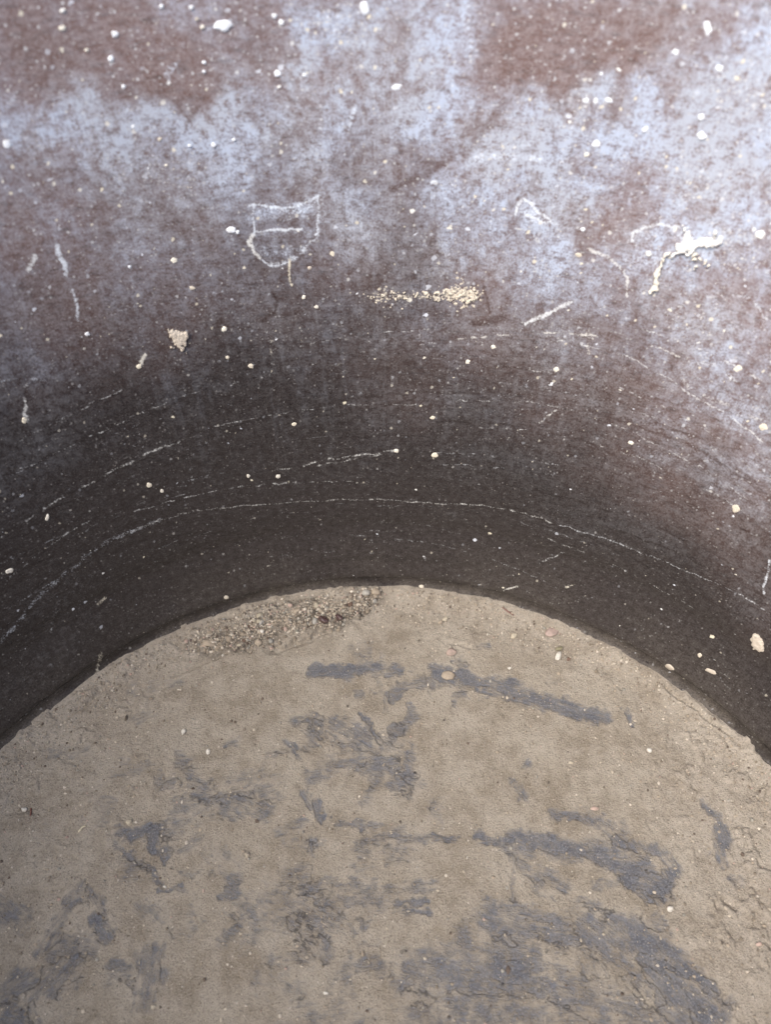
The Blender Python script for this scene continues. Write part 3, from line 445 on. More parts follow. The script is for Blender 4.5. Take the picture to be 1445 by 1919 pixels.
# ------------------------------------------------------------------ wall material
def wall_material():
    N = NT('stained_brown_wall')
    P = N.at('surf', True)                         # (u, z, 0) in metres
    film = N.at('film'); mark = N.at('mark'); warm = N.at('warm'); dark = N.at('dark'); dust = N.at('dust'); dens = N.at('dens'); lit_tone = N.at('lit_tone'); soft = N.at('soft')
    n2 = N.noise(P, 330, 4, .68); n3 = N.noise(P, 1250, 2, .65)
    ns = N.noise(N.vmul(P, (1., 4.5, 1.)), 170, 4, .68)     # streaks running round the wall
    base = N.mix(lit_tone, BROWN_SHADED, BROWN_LIT)
    base = N.mix(N.ramp(N.math('ADD', n2, n3), .85, 1.15, .0, .9), base, N.mix(lit_tone, (.046, .040, .038), (.24, .18, .165)))
    base = N.mix(N.ramp(ns, .50, .30, 0, .6), base, N.mix(lit_tone, (.020, .017, .017), (.075, .055, .05)))
    # chalky film, broken up by grain and wiping
    grain = N.math('ADD', N.math('ADD', N.math('MULTIPLY', n2, 1.5), N.math('MULTIPLY', ns, .5)), N.math('MULTIPLY', n3, 1.1))   # mean about 1.55
    fb = N.math('MULTIPLY', film, N.ramp(grain, 1.22, 1.92, .18, 1.95, False))
    fb = N.math('MULTIPLY', fb, FILM_K, clamp=True)
    fcol = N.mix(soft, FILM_A, FILM_B)
    nv = N.noise(N.vmul(P, (6., .9, 1.)), 150, 3, .7)
    fb = N.math('MULTIPLY', fb, N.ramp(nv, .35, .65, .86, 1.12, False), clamp=True)
    c = N.mix(fb, base, fcol)
    c = N.mix(N.math('MULTIPLY', dark, N.ramp(N.math('ADD', ns, n3), .85, 1.3, 1., .25)), c, N.mix(lit_tone, (.020, .016, .015), (.11, .068, .060)))
    # settled soil dust towards the floor
    c = N.mix(N.math('MULTIPLY', dust, N.ramp(N.math('ADD', n2, n3), .75, 1.25, .3, 1.)), c, (.15, .130, .108))
    # specks
    s1, b1 = speck_layer(N, P, 640, .20, .36, dens)
    s2, b2 = speck_layer(N, P, 300, .19, .24, dens)
    s3, b3 = speck_layer(N, N.vmul(P, (1., 1.25, 1.)), 150, .09, .17, dens)
    s0, b0 = speck_layer(N, N.vmul(P, (.55, 1., 1.)), 1100, .22, .42, dens)
    c = N.mix(N.math('MULTIPLY', s0, N.ramp(b0, .1, 1., .15, .75)), c, N.mix(lit_tone, (.13, .12, .115), (.46, .44, .43)))
    s9, b9 = speck_layer(N, N.vadd(N.vmul(P, (.5, 1., 1.)), (.37, .21, 0)), 900, .22, .45, 1.)
    c = N.mix(N.math('MULTIPLY', N.math('MULTIPLY', s9, N.ramp(b9, .1, 1., .2, .7)), N.ramp(lit_tone, 0., .6, 1., .12)), c, N.mix(lit_tone, (.015, .012, .012), (.06, .042, .038)))
    scol = N.mix(N.math('ADD', lit_tone, .35, clamp=True), (.12, .11, .10), N.mix(N.ramp(b2, .3, .9), (.64, .67, .72), (.62, .56, .44)))
    c = N.mix(N.math('MULTIPLY', s1, N.ramp(b1, .2, 1., .25, .85)), c, N.mix(lit_tone, (.17, .16, .15), (.55, .54, .53)))
    c = N.mix(N.math('MULTIPLY', s2, N.ramp(b2, .2, .9, .35, .9)), c, scol)
    c = N.mix(N.math('MULTIPLY', s3, N.ramp(b3, .2, .7, .4, .95)), c, N.mix(N.ramp(b3, .5, .9), (.74, .77, .82), (.66, .60, .46)))
    # chalk and scratch marks
    mk = N.ramp(N.math('ADD', mark, N.math('MULTIPLY', N.math('SUBTRACT', N.math('ADD', N.math('MULTIPLY', n2, .5), N.math('MULTIPLY', n3, .5)), .5), 2.9)), .25, 1.0)
    mk = N.math('MULTIPLY', mk, N.ramp(mark, .03, .45, 0., 1.))
    mcol = N.mix(warm, (.70, .76, .84), (.74, .66, .49))
    c = N.mix(N.math('MULTIPLY', mk, .78), c, mcol)
    h = N.math('ADD', N.math('ADD', n2, N.math('MULTIPLY', n3, .9)), N.math('MULTIPLY', mark, .5))
    rough = N.ramp(N.math('ADD', film, N.math('MULTIPLY', n2, .3)), 0.05, .8, .24, .58)
    return N.done(c, rough, N.bump(h, .22, .0005), .5)

BROWN_SHADED = (.025, .0195, .0185)
BROWN_LIT = (.158, .098, .083)  # upper wall's brightness from the light, put into its brown
FILM_A = (.41, .455, .545)
FILM_B = (.37, .375, .40)
FILM_K = .71

def paint_material(name, warm):
    N = NT(name)
    P = N.n('ShaderNodeTexCoord').outputs['Object']
    n = N.noise(P, 900, 4, .65)
    white = (.82, .84, .86); cream = (.74, .67, .52); tan = (.52, .45, .36)
    a = white if warm < .5 else cream; b = cream if warm < .5 else tan
    k = (warm % .5) * 2 if warm < 1 else 1.
    c = N.mix(k, a, b) if k else a
    c = N.mix(N.ramp(n, .35, .75, 0., .45), c, (.28, .25, .22))
    return N.done(c, .6, N.bump(n, .5, .0004), .4)

def stone_material(name, colr, rough=.75, amt=.5):
    N = NT(name)
    P = N.n('ShaderNodeTexCoord').outputs['Object']
    n = N.noise(P, 500, 4, .65)
    c = N.mix(N.ramp(n, .35, .7, 0., amt), colr, tuple(x * .5 for x in colr))
    c = N.mix(N.ramp(N.noise(P, 1100, 2), .52, .68, 0., .5), c, (.27, .225, .175))
    return N.done(c, rough, N.bump(n, .6, .0005), .4)

DIRT_A = (.295, .259, .207)
DIRT_B = (.200, .166, .124)
BASE_COL = (.050, .052, .062)

def dirt_material():
    N = NT('dry_brown_dirt')
    P = N.at('surf', True)
    thin = N.at('thin'); roughm = N.at('clod')
    n1 = N.noise(P, 45, 4, .6); n2 = N.noise(P, 420, 4, .65); n3 = N.noise(P, 1500, 2, .6); n4 = N.noise(P, 140, 4, .6)
    c = N.mix(N.ramp(n1, .3, .7), DIRT_A, DIRT_B)
    c = N.mix(N.ramp(n4, .4, .7, 0., .6), c, (.33, .29, .235))
    c = N.mix(N.ramp(n4, .46, .3, 0., .6), c, (.19, .158, .122))
    c = N.mix(N.math('MULTIPLY', roughm, N.ramp(n2, .4, .6, .1, .45)), c, (.36, .315, .265))
    c = N.mix(N.ramp(n3, .5, .75, 0., .55), c, (.40, .345, .275))
    c = N.mix(N.ramp(n3, .48, .28, 0., .6), c, (.12, .098, .075))
    c = N.mix(N.ramp(n2, .47, .3, 0., .35), c, (.15, .125, .10))
    soil_shade = N.at('soil_shade')
    c = N.mix(N.math('MULTIPLY', soil_shade, N.ramp(n2, .38, .62, .95, .3)), c, (.075, .062, .05))  # dark organic soil, plus painted shadow along the heap's lip
    s1, b1 = speck_layer(N, P, 620, .10, .32, 1.)
    c = N.mix(N.math('MULTIPLY', s1, .75), c, N.mix(N.ramp(b1, .45, .55), (.13, .105, .08), (.46, .41, .34)))
    s2, b2 = speck_layer(N, P, 300, .03, .2, 1.)
    c = N.mix(N.math('MULTIPLY', s2, .85), c, N.mix(N.ramp(b2, .5, .6), (.10, .08, .065), (.58, .52, .43)))
    # where the layer thins out to a film the dark base tints it
    nl = N.noise(N.at('strk', True), 620, 4, .7)
    g = N.math('ADD', N.math('MULTIPLY', nl, .42), N.math('ADD', N.math('MULTIPLY', n2, .23), N.math('MULTIPLY', n3, .35)))
    t = N.ramp(N.math('ADD', thin, N.math('MULTIPLY', N.math('SUBTRACT', g, .5), 3.6)), .24, .94, 0., 1., False)
    t = N.math('MULTIPLY', t, N.ramp(thin, .04, .30))
    c = N.mix(N.math('MULTIPLY', t, N.math('MULTIPLY', N.ramp(thin, .2, .75, .80, .98), N.ramp(n4, .38, .68, 1., .84))), c, bare_colour(N, nl, n3))
    h = N.math('ADD', N.math('MULTIPLY', n2, .8), N.math('ADD', N.math('MULTIPLY', n3, .6), N.math('MULTIPLY', s2, .8)))
    h = N.math('MULTIPLY', h, N.ramp(t, 0, 1, 1., .45))
    return N.done(c, N.ramp(t, 0, 1, .95, .62), N.bump(h, 1., .0011), .3)

def bare_colour(N, n2, n3):
    c = N.mix(N.ramp(N.math('ADD', n2, n3), .8, 1.25), BASE_COL, (.128, .130, .142))
    return N.mix(N.ramp(n3, .58, .72, 0, .6), c, (.27, .24, .20))

def base_material():
    N = NT('dusty_dark_base')
    P = N.n('ShaderNodeTexCoord').outputs['Object']
    n2 = N.noise(P, 420, 4, .65); n3 = N.noise(P, 1500, 2, .6)
    return N.done(bare_colour(N, n2, n3), .6, N.bump(n2, .3, .0005), .4)

def outer_material():
    N = NT('plain_brown_outside')
    P = N.n('ShaderNodeTexCoord').outputs['Object']
    n2 = N.noise(P, 120, 5, .65)
    c = N.mix(N.ramp(n2, .35, .7), (.062, .042, .038), (.11, .09, .08))
    return N.done(c, .5, N.bump(n2, .3, .0006), .45)

# ------------------------------------------------------------------ the tub
tub = bpy.data.objects.new('tub', None); col.objects.link(tub)
tag(tub, 'large round dark brown tub seen from inside, its wall chalky and spotted with dried paint', 'tub')

def build_wall():
    TH = math.radians(80)
    uf = np.arange(-TH, TH + 1e-6, .00042 / UR)
    uc = np.linspace(TH, 2 * math.pi - TH, 150)[1:-1]
    th = np.concatenate([uf, uc]); nt = len(th)
    zf = np.concatenate([np.linspace(-.003, .006, 24), np.arange(.0064, .262, .00042), np.arange(.264, .3001, .004)])
    TT, ZZ = np.meshgrid(th, zf, indexing='ij')
    u = (np.where(TT > math.pi, TT - 2 * math.pi, TT) * UR).ravel(); z = ZZ.ravel()
    fine = np.abs(u) < TH * UR + .001
    film = np.zeros(u.shape, np.float32); mark = film.copy(); warm = np.full(u.shape, .3, np.float32); dark = film.copy()
    wx = (fbm(u, z, .014, 5, 3, .65) - .5) * .026; wz = (fbm(u, z, .014, 5, 4, .65) - .5) * .026
    for cu, cz, au, az, bu, bz, amp in FILM:
        det = au * bz - az * bu
        kw = min(1., math.sqrt(abs(det)) / .022)
        pu = u + wx * kw - cu; pz = z + wz * kw - cz
        q1 = (pu * bz - pz * bu) / det; q2 = (-pu * az + pz * au) / det
        rho = np.hypot(q1, q2)
        film = np.maximum(film, film * .55 + amp * sstep(1.5, .12, rho))
    clean = np.zeros_like(film)
    for cu, cz, au, az, bu, bz, amp in CLEAN:
        det = au * bz - az * bu
        pu = u + wx * .8 - cu; pz = z + wz * .8 - cz
        rho = np.hypot((pu * bz - pz * bu) / det, (-pu * az + pz * au) / det)
        clean = np.maximum(clean, amp * sstep(1.30, .68, rho))
    big = fbm(u, z, .035, 4, 9)
    film = film + .10 * sstep(.03, .2, z)
    back = np.abs(u) > .30
    film = np.where(back, film + .25 * sstep(.45, .6, big) * sstep(.05, .2, z), film)
    film = film + .15 * sstep(.10, .19, z + (big - .5) * .03)
    film = film * (1 - clean) * (.78 + .44 * big)
    film += .05 * sstep(.02, .12, z) * fbm(u, z, .012, 4, 12)
    # marks
    jx = (fbm(u, z, .006, 3, 21) - .5) * .0022; jz = (fbm(u, z, .006, 3, 22) - .5) * .0022
    pu = u + jx; pz = z + jz
    for poly, w, stg, wm, dash in MARK:
        hw = w / 2
        ii = window(pu, pz, poly, hw * 3 + .002)
        d, run = seg_dist(pu[ii], pz[ii], poly)
        hw = hw * (.45 + 1.1 * fbm(run + poly[0][1] * 9, run * 0 + poly[0][0] * 5, .003, 3, 34))
        v = stg * sstep(hw * 1.8, hw * .35, d)
        stg = min(1.15, stg * 1.3); br = fbm(run + poly[0][0] * 3, run * 0 + poly[0][1] * 7, .0045, 3, 33)
        v = v * (1 - np.minimum(1, dash * 1.15) * sstep(.44, .58, br) * .88) * (.6 + .7 * br)
        m = v > mark[ii]
        mark[ii] = np.where(m, v, mark[ii]); warm[ii] = np.where(m, wm, warm[ii])
    for poly, w, stg in DARK:  # low soft stripes paint groove shade; the others are dark marks
        hw = w / 2
        ii = window(pu, pz, poly, hw * 3 + .002)
        d, run = seg_dist(pu[ii], pz[ii], poly)
        v = stg * sstep(hw * 1.5, hw * .5, d)
        dark[ii] = np.maximum(dark[ii], v)
    # faint rub lines running round the wall in the lower half
    r2 = np.random.default_rng(5)
    for k in range(190):
        u0 = r2.uniform(-.3, .3); z0 = r2.uniform(.02, .17); L = r2.uniform(.03, .15); sl = r2.uniform(-.10, .10); cv = r2.uniform(-.6, .6)
        poly = [(u0 + t * L, z0 + sl * t * L + cv * (t * L) ** 2) for t in np.linspace(0, 1, 6)]
        hw = r2.uniform(.00016, .00034)
        ii = window(pu, pz, poly, .003)
        d, run = seg_dist(pu[ii], pz[ii], poly)
        br = fbm(run + k, run * 0 + .1, .008, 3, 40 + k)
        v = sstep(hw * 2, hw * .5, d) * sstep(.4, .6, br)
        if k % 3 == 0: dark[ii] = np.maximum(dark[ii], v * .9 * (z0 < .11))
        else: mark[ii] = np.maximum(mark[ii], v * r2.uniform(.14, .42))
    dust = .45 * sstep(.011, .002, z + (fbm(u, z, .02, 4, 50) - .5) * .014) + .16 * sstep(.05, .0, z) * sstep(.4, .6, fbm(u, z, .03, 4, 51)) + .09 * sstep(.05, .008, z)
    dens = np.clip(.6 + 1.1 * sstep(.06, .2, z) * (.35 + 1.3 * sstep(.35, .65, fbm(u, z, .03, 3, 60))) + .8 * sstep(.03, .10, u) * sstep(.08, .16, z), 0, 1.2)
    lit_tone = sstep(.092, .232, z + (fbm(u, z, .05, 4, 61) - .5) * .06 + np.clip(u, -.05, .13) * .36) * (.75 + .5 * fbm(u, z, .03, 4, 62))  # painted light: wall colour brightens upwards and to the right
    soft = np.clip(sstep(.35, .65, fbm(u, z, .02, 4, 63)) * .6 + sstep(.17, .08, z) * .8, 0, 1)
    # mid scale blotches in the chalk, thinned at left to paint its shadow
    bl = fbm(u, z * 1.3, .012, 5, 64, .7); film = film * (.66 + .68 * sstep(.36, .64, fbm(u + 3, z * .7 + 3, .006, 5, 73, .75))) * (.5 + .5 * sstep(.05, .17, z)) * (.62 + .38 * sstep(.12, .2, z) + .5 * sstep(-.02, .13, u) * sstep(.02, .07, z)) + .10 * sstep(.5, .72, fbm(u, z, .0065, 4, 65, .7)) * (.12 + .88 * sstep(.06, .16, z))
    vs = fbm(u + (fbm(u, z, .03, 3, 71) - .5) * .03, z * .3, .016, 5, 66, .62); hs = fbm(u * .12, z, .006, 4, 67, .7)
    hi = sstep(.11, .17, z)
    film = film * (hi * (.68 + .64 * sstep(.3, .7, vs)) + (1 - hi) * (.62 + .72 * sstep(.33, .67, hs)))
    film = film + .05 * hi * sstep(.56, .72, vs) * sstep(.26, .17, z) + .03 * (1 - hi) * sstep(.52, .7, hs) * sstep(.03, .09, z) * sstep(-.10, .04, u)
    vf = fbm(u, z * .12, .0045, 4, 72, .65)
    film = film + .13 * sstep(.56, .74, vf) * sstep(.055, .12, z) * sstep(.22, .15, z) * sstep(-.13, .0, u + .05)
    film = film * (.50 + .50 * sstep(.125, .215, z + np.clip(u, -.05, .12) * .45))  # less film low and left, painting the wall's shadow there
    film = film * (1 - .75 * np.clip(dark, 0, 1))
    for cu, cz, au, az, bu, bz, amp in CLUSTER:
        det = au * bz - az * bu; pu = u - cu; pz = z - cz
        rho = np.hypot((pu * bz - pz * bu) / det, (-pu * az + pz * au) / det)
        dens = dens + 3.2 * amp * sstep(1.2, .2, rho) * sstep(.3, .6, fbm(u, z, .008, 3, 68)) * 2
    # contact shadow painted with grime into the crease at the wall's foot
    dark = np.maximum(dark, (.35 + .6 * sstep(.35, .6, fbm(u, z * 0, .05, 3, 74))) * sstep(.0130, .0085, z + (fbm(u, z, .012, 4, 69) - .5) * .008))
    # shape: low casting waviness and a foot recess added to shade the crease
    r = rz(z) + (fbm(u, z, .05, 2, 70) - .5) * .0012
    ang = TT.ravel()
    V = np.stack([r * np.sin(ang), r * np.cos(ang), z], 1)
    nz = len(zf)
    i = np.arange(nt); j = np.arange(nz - 1)
    I, J = np.meshgrid(i, j, indexing='ij'); I2 = (I + 1) % nt
    F = np.stack([I * nz + J, I * nz + J + 1, I2 * nz + J + 1, I2 * nz + J], -1).reshape(-1, 4)[:, ::-1]
    me = mesh_np('wall', V, F)
    attr3(me, 'surf', np.stack([u, z, 0 * u], 1))
    for k, a in (('film', np.clip(film, 0, 1.2)), ('lit_tone', np.clip(lit_tone, 0, 1)), ('soft', soft), ('mark', mark), ('warm', warm), ('dark', dark), ('dust', np.clip(dust, 0, 1)), ('dens', dens)): attr(me, k, a)
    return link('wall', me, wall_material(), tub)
wall = build_wall()

def revolve(name, prof, n=128):
    m = len(prof)
    th = np.linspace(0, 2 * math.pi, n, endpoint=False)
    V = np.array([[r * math.sin(t), r * math.cos(t), z] for t in th for r, z in prof])
    F = [(i * m + j, i * m + j + 1, ((i + 1) % n) * m + j + 1, ((i + 1) % n) * m + j) for i in range(n) for j in range(m - 1)]
    return mesh_np(name, V, F)
om = outer_material()
ztop = .300; rt = float(rz(ztop))
rim_prof = [(rt, ztop - .0005)] + [(rt + .009 - .009 * math.cos(a), ztop + .009 * math.sin(a)) for a in np.linspace(0, math.pi, 12)] + [(rt + .018, ztop - .018), (rt + .008, ztop - .020)]
link('rim', revolve('rim', rim_prof), om, tub)
out_prof = [(float(rz(z)) + .008, z) for z in np.linspace(ztop - .020, .02, 16)] + [(.2085, .004), (.204, -.006), (.198, -.012), (.0005, -.012)]
link('outer_shell', revolve('outer_shell', out_prof), om, tub)
link('base', revolve('base', [(.0002, 0.), (.05, 0.), (.1, 0.), (.15, 0.), (.1945, 0.), (.1950, -.001), (.1945, -.006)]), base_material(), tub)

# ------------------------------------------------------------------ dried paint on the wall (sub-parts of the wall)
PM = {}
def pm(w):
    k = round(min(w, 1.2) * 5) / 5
    if k not in PM: PM[k] = paint_material('dried_paint_' + ('white', 'warm white', 'cream', 'tan')[min(3, int(k * 2.5))].replace(' ', '_'), k)
    return PM[k]

def spot_mesh(c, a, b, seed, hgt):
    r = np.random.default_rng(seed); n = 20; rings = (0., .45, .8, .97, 1.04)
    ph = r.uniform(0, 6.28, 4); am = r.uniform(.02, .09, 4)
    V = []; F = []
    for k, q in enumerate(rings):
        for i in range(n if k else 1):
            t = 2 * math.pi * i / n
            f = 1 + sum(am[j] * math.sin((j + 2) * t + ph[j]) for j in range(4))
            x = q * f * math.cos(t); y = q * f * math.sin(t)
            V.append((c[0] + x * a[0] + y * b[0], c[1] + x * a[1] + y * b[1], hgt * math.sqrt(max(0, 1 - (q / 1.04) ** 2)) - .00015 * (q > 1)))
    for i in range(n): F.append((0, 1 + i, 1 + (i + 1) % n, 0))
    V = np.array(V)
    faces = [(0, 1 + i, 1 + (i + 1) % n) for i in range(n)]
    for k in range(len(rings) - 2):
        o = 1 + k * n
        faces += [(o + i, o + n + i, o + n + (i + 1) % n, o + (i + 1) % n) for i in range(n)]
    P = wall_pt(V[:, 0], V[:, 1], V[:, 2])
    me = bpy.data.meshes.new('paint_spot'); me.from_pydata(P.tolist(), [], faces); me.update()
    me.polygons.foreach_set('use_smooth', [True] * len(me.polygons))
    return me
for k, (cu, cz, au, az, bu, bz, wm) in enumerate(SPOT):
    size = math.sqrt(abs(au * bz - az * bu))
    link('paint_spot', spot_mesh((cu, cz), (au * .86, az * .86), (bu * .86, bz * .86), 100 + k, .07 * size + .00015), pm(wm), wall)

def lobes_mesh(name, lobes, seed, hgt=.0006):
    """one irregular dried splash: height field of overlapping lobes meshed on a fine (u,z) grid"""
    L = np.array(lobes); pad = L[:, 2].max() * 1.6
    st = .00017
    uu = np.arange((L[:, 0] - pad).min(), (L[:, 0] + pad).max(), st); zz = np.arange((L[:, 1] - pad).min(), (L[:, 1] + pad).max(), st)
    U, Z = np.meshgrid(uu, zz, indexing='ij')
    wu = U + (fbm(U + 5, Z + 5, .003, 4, seed) - .5) * .0035; wz = Z + (fbm(U + 5, Z + 5, .003, 4, seed + 1) - .5) * .0035
    f = np.zeros(U.shape)
    for cu, cz, r in L:
        r = r * .78
        d2 = ((wu - cu) ** 2 + (wz - cz) ** 2) / (r * r)
        f += np.exp(-1.1 * d2)
    f = f * (.45 + 1.0 * fbm(U + 9, Z + 9, .0022, 4, seed + 2, .7))
    inside = f > .36
    hh = hgt * np.clip((f - .36) / .5, 0, 1) ** .6 * (.6 + .7 * fbm(U, Z, .0012, 3, seed + 3))
    nz = len(zz)
    q = inside[:-1, :-1] & inside[1:, :-1] & inside[1:, 1:] & inside[:-1, 1:]
    I, J = np.nonzero(q)
    F = np.stack([I * nz + J, (I + 1) * nz + J, (I + 1) * nz + J + 1, I * nz + J + 1], 1)
    used, inv = np.unique(F, return_inverse=True)
    P = wall_pt(U.ravel()[used], Z.ravel()[used], (.0006 + hh).ravel()[used])
    P0 = wall_pt(U.ravel()[used], Z.ravel()[used], -.0004)
    F = inv.reshape(-1, 4); n = len(used)
    # skirt so that the crust has real thickness
    e = {}
    for f4 in F:
        for a, b in zip(f4, np.roll(f4, -1)):
            if (b, a) in e: del e[(b, a)]
            else: e[(a, b)] = 1
    S = np.array([(b, a, a + n, b + n) for a, b in e], dtype=np.int64)
    return mesh_np(name, np.concatenate([P, P0]), np.concatenate([F, S]))
for k, (nm, lab, lobes, wm) in enumerate(SPLAT):
    o = link(nm, lobes_mesh(nm, lobes, 300 + 7 * k), pm(wm), wall)
    tag(o, lab)
# granular cream crust: a band of grains joined to the wall
def grain_blob(bm, c, n, r, squash, rg):
    m = bmesh.ops.create_icosphere(bm, subdivisions=1, radius=1.)
    t = np.array([n[1], -n[0], 0.]); 
    for v in m['verts']:
        q = np.array(v.co) * (1 + rg.uniform(-.28, .28))
        v.co = c + r * (q[0] * t + q[1] * np.array([0, 0, 1.]) + q[2] * squash * n)
bm = bmesh.new(); r3 = np.random.default_rng(11)
ctr = np.array(CRUST)
for k in range(620):
    t = r3.beta(1.6, .9) if r3.random() < .7 else r3.random()
    x = t * 3; i = min(2, int(x)); f = x - i
    c = ctr[i] * (1 - f) + ctr[i + 1] * f
    heavy = math.exp(-((t - .84) / .12) ** 2) + .55 * math.exp(-((t - .15) / .14) ** 2)
    sp = .0012 + .0034 * heavy
    u = c[0] + r3.normal(0, .0016); z = c[1] + r3.normal(0, 1) * sp * .55 - (.0012 if t < .3 else 0) * r3.random()
    th = u / UR; n = np.array([-math.sin(th), -math.cos(th), 0.])
    grain_blob(bm, wall_pt(u, z, .0002), n, r3.uniform(.00018, .0005) * (1 + .55 * heavy), .6, r3)
for v in bm.verts: v.tag = False
r5_ = np.random.default_rng(12); lob = []
for k in range(60):
    t_ = r5_.beta(1.5, .8); x = t_ * 3; i = min(2, int(x)); f = x - i; c = ctr[i] * (1 - f) + ctr[i + 1] * f
    heavy = math.exp(-((t_ - .84) / .13) ** 2) + .5 * math.exp(-((t_ - .15) / .12) ** 2)
    lob.append((c[0] + r5_.normal(0, .001), c[1] + r5_.normal(0, .0007 + .0013 * heavy), r5_.uniform(.0004, .0008) * (1 + .5 * heavy)))
bm.from_mesh(lobes_mesh('crust_bed', lob, 777, .0005))
me = bpy.data.meshes.new('crust'); bm.to_mesh(me); bm.free()
tag(link('crust', me, pm(.75), wall), 'grainy cream crust dried in a level band on the back wall')

# ------------------------------------------------------------------ dirt on the floor
def dirt_height(x, y):
    """raw dirt thickness without bare patches, and clod mask"""
    r = np.hypot(x, y)
    clod = np.clip(sstep(.085, .15, x + (fbm(x, y, .03, 3, 90) - .5) * .05) * sstep(.16, .09, y) + .55 * sstep(-.06, -.13, x) * sstep(.02, .06, y) + sstep(.165, .195, r) * .45, 0, 1)
    h = .0014 + .0010 * (fbm(x, y, .03, 3, 91) - .5) + .0010 * (fbm(x, y, .011, 4, 89) - .5) * sstep(.0, .6, clod + .25)
    h += clod * (.0015 * (fbm(x, y, .009, 5, 92, .6) - .45) + .0012 * sstep(.55, .7, fbm(x, y, .006, 3, 88)))
    h += .0004 * (fbm(x, y, .0025, 3, 93) - .5)
    h += (.0012 * fbm(x, y, .02, 3, 94) + .0020) * sstep(.188, .2015, r + (fbm(x, y, .012, 3, 87) - .5) * .006)
    return h, clod

PILE_A = np.array(PILE)
def inside_poly(x, y, P):
    c = np.zeros(x.shape, bool); n = len(P)
    for i in range(n):
        (x1, y1), (x2, y2) = P[i], P[(i + 1) % n]
        k = (y1 > y) != (y2 > y)
        c ^= k & (x < (x2 - x1) * (y - y1) / ((y2 - y1) or 1e-12) + x1)
    return c
def pile_height(x, y):
    wx = x + (fbm(x, y, .008, 4, 95) - .5) * .009; wy = y + (fbm(x, y, .008, 4, 96) - .5) * .009
    ins = inside_poly(wx, wy, PILE_A)
    d, _ = seg_dist(wx, wy, [tuple(p) for p in PILE_A] + [tuple(PILE_A[0])])
    sd = np.where(ins, d, -d)
    return sd

def heap_core(x, y):
    d, _ = seg_dist(x + (fbm(x, y, .01, 3, 101) - .5) * .012, y + (fbm(x, y, .01, 3, 102) - .5) * .012, CORE)
    return sstep(.0105, .002, d)

def build_dirt():
    st = .00042
    xs = np.concatenate([np.arange(-.208, .208, st)])
    ys = np.concatenate([np.arange(-.208, .0, .004), np.arange(.0, .208, st)])
    X, Y = np.meshgrid(xs, ys, indexing='ij'); sh = X.shape
    x = X.ravel(); y = Y.ravel(); r = np.hypot(x, y)
    h, clod = dirt_height(x, y)
    sd = pile_height(x, y)
    lip = sstep(-.0008, .0012, sd)
    h += lip * (.0012 + .14 * np.clip(sd, 0, .02) + .0016 * (fbm(x, y, .0035, 4, 97) - .4))
    h -= .0009 * sstep(.0022, .0, np.abs(sd + .0012)) * (y < .19) * sstep(.4, .55, fbm(x, y, .012, 3, 98))
    # bare patches
    bare = np.zeros_like(x); sx = x * .3; sy = y.copy()
    wx = (fbm(x, y, .006, 4, 80, .7) - .5) * .0075; wy = (fbm(x, y, .006, 4, 81, .7) - .5) * .0075
    px = x + wx; py = y + wy
    for poly, w, stg, soft in BARE:
        hw = w / 2
        ii = window(px, py, poly, hw * 2.4 + .004)
        d, run = seg_dist(px[ii], py[ii], poly)
        # streaks along the stroke
        ax, ay = poly[-1][0] - poly[0][0], poly[-1][1] - poly[0][1]; L = math.hypot(ax, ay) or 1.
        along = (x[ii] * ax + y[ii] * ay) / L; across = (-x[ii] * ay + y[ii] * ax) / L
        stn = fbm(along * .16 + 3, across + 3, .003, 4, 82, .7)
        prof = sstep(hw * (2.1 if soft else 1.7), hw * (.1 if soft else .35), d)
        v = stg * prof * np.clip(.40 + 1.15 * stn, 0, 1.2)
        m = v > bare[ii]
        sx[ii] = np.where(m, along * .33, sx[ii]); sy[ii] = np.where(m, across, sy[ii])
        bare[ii] = np.maximum(bare[ii], np.maximum(v, bare[ii] * .4 + v * .8))
    bare = np.clip(bare + .9 * (fbm(x, y, .0045, 4, 103, .65) - .5) * sstep(.03, .35, bare), 0, 1)
    faint = .72 * sstep(.46, .66, fbm(x, y, .03, 4, 84)) * sstep(.45, .6, fbm(x, y, .008, 4, 86)) * sstep(.19, .15, r) * (1 - clod)
    bare = np.maximum(bare, faint)
    h = h * (1 - .6 * sstep(.1, .5, bare)) + .0008 * sstep(.1, .5, bare)
    for poly, w, stg in GROOVE:
        ii = window(px, py, poly, w * 2 + .003)
        d, run = seg_dist(px[ii] - wx[ii] * .5, py[ii] - wy[ii] * .5, poly)
        h[ii] -= stg * .0014 * sstep(w * .9, w * .15, d) * (.4 + fbm(run, run * 0, .006, 3, 85))
        h[ii] += stg * .0005 * np.exp(-((d - w * 1.1) / (w * .5)) ** 2)
    # extra clods on the right
    V = np.stack([x, y, h], 1)
    ny = len(ys)
    ok = (r < rz(np.clip(h, -.003, .02)) + .0016).reshape(sh)
    q = ok[:-1, :-1] & ok[1:, :-1] & ok[1:, 1:] & ok[:-1, 1:]
    I, J = np.nonzero(q)
    F = np.stack([I * ny + J, (I + 1) * ny + J, (I + 1) * ny + J + 1, I * ny + J + 1], 1)
    used, inv = np.unique(F, return_inverse=True)
    me = mesh_np('dirt', V[used], inv.reshape(-1, 4))
    attr3(me, 'surf', np.stack([x, y, 0 * x], 1)[used])
    attr3(me, 'strk', np.stack([sx, sy, 0 * x], 1)[used]); attr(me, 'thin', bare[used]); attr(me, 'clod', clod[used]); attr(me, 'soil_shade', np.clip(heap_core(x, y) * 1. + .9 * sstep(.0022, .0, np.abs(sd + .0006)) * sstep(.38, .55, fbm(x, y, .009, 3, 99)), 0, 1)[used])  # heap core soil, and a lip shadow painted along the heap edge
    o = link('dirt', me, dirt_material())
    tag(o, 'layer of dry grey brown dirt on the tub floor, rubbed through to the dark base in smears', 'dirt', kind='stuff')
    return h.reshape(sh), xs, ys
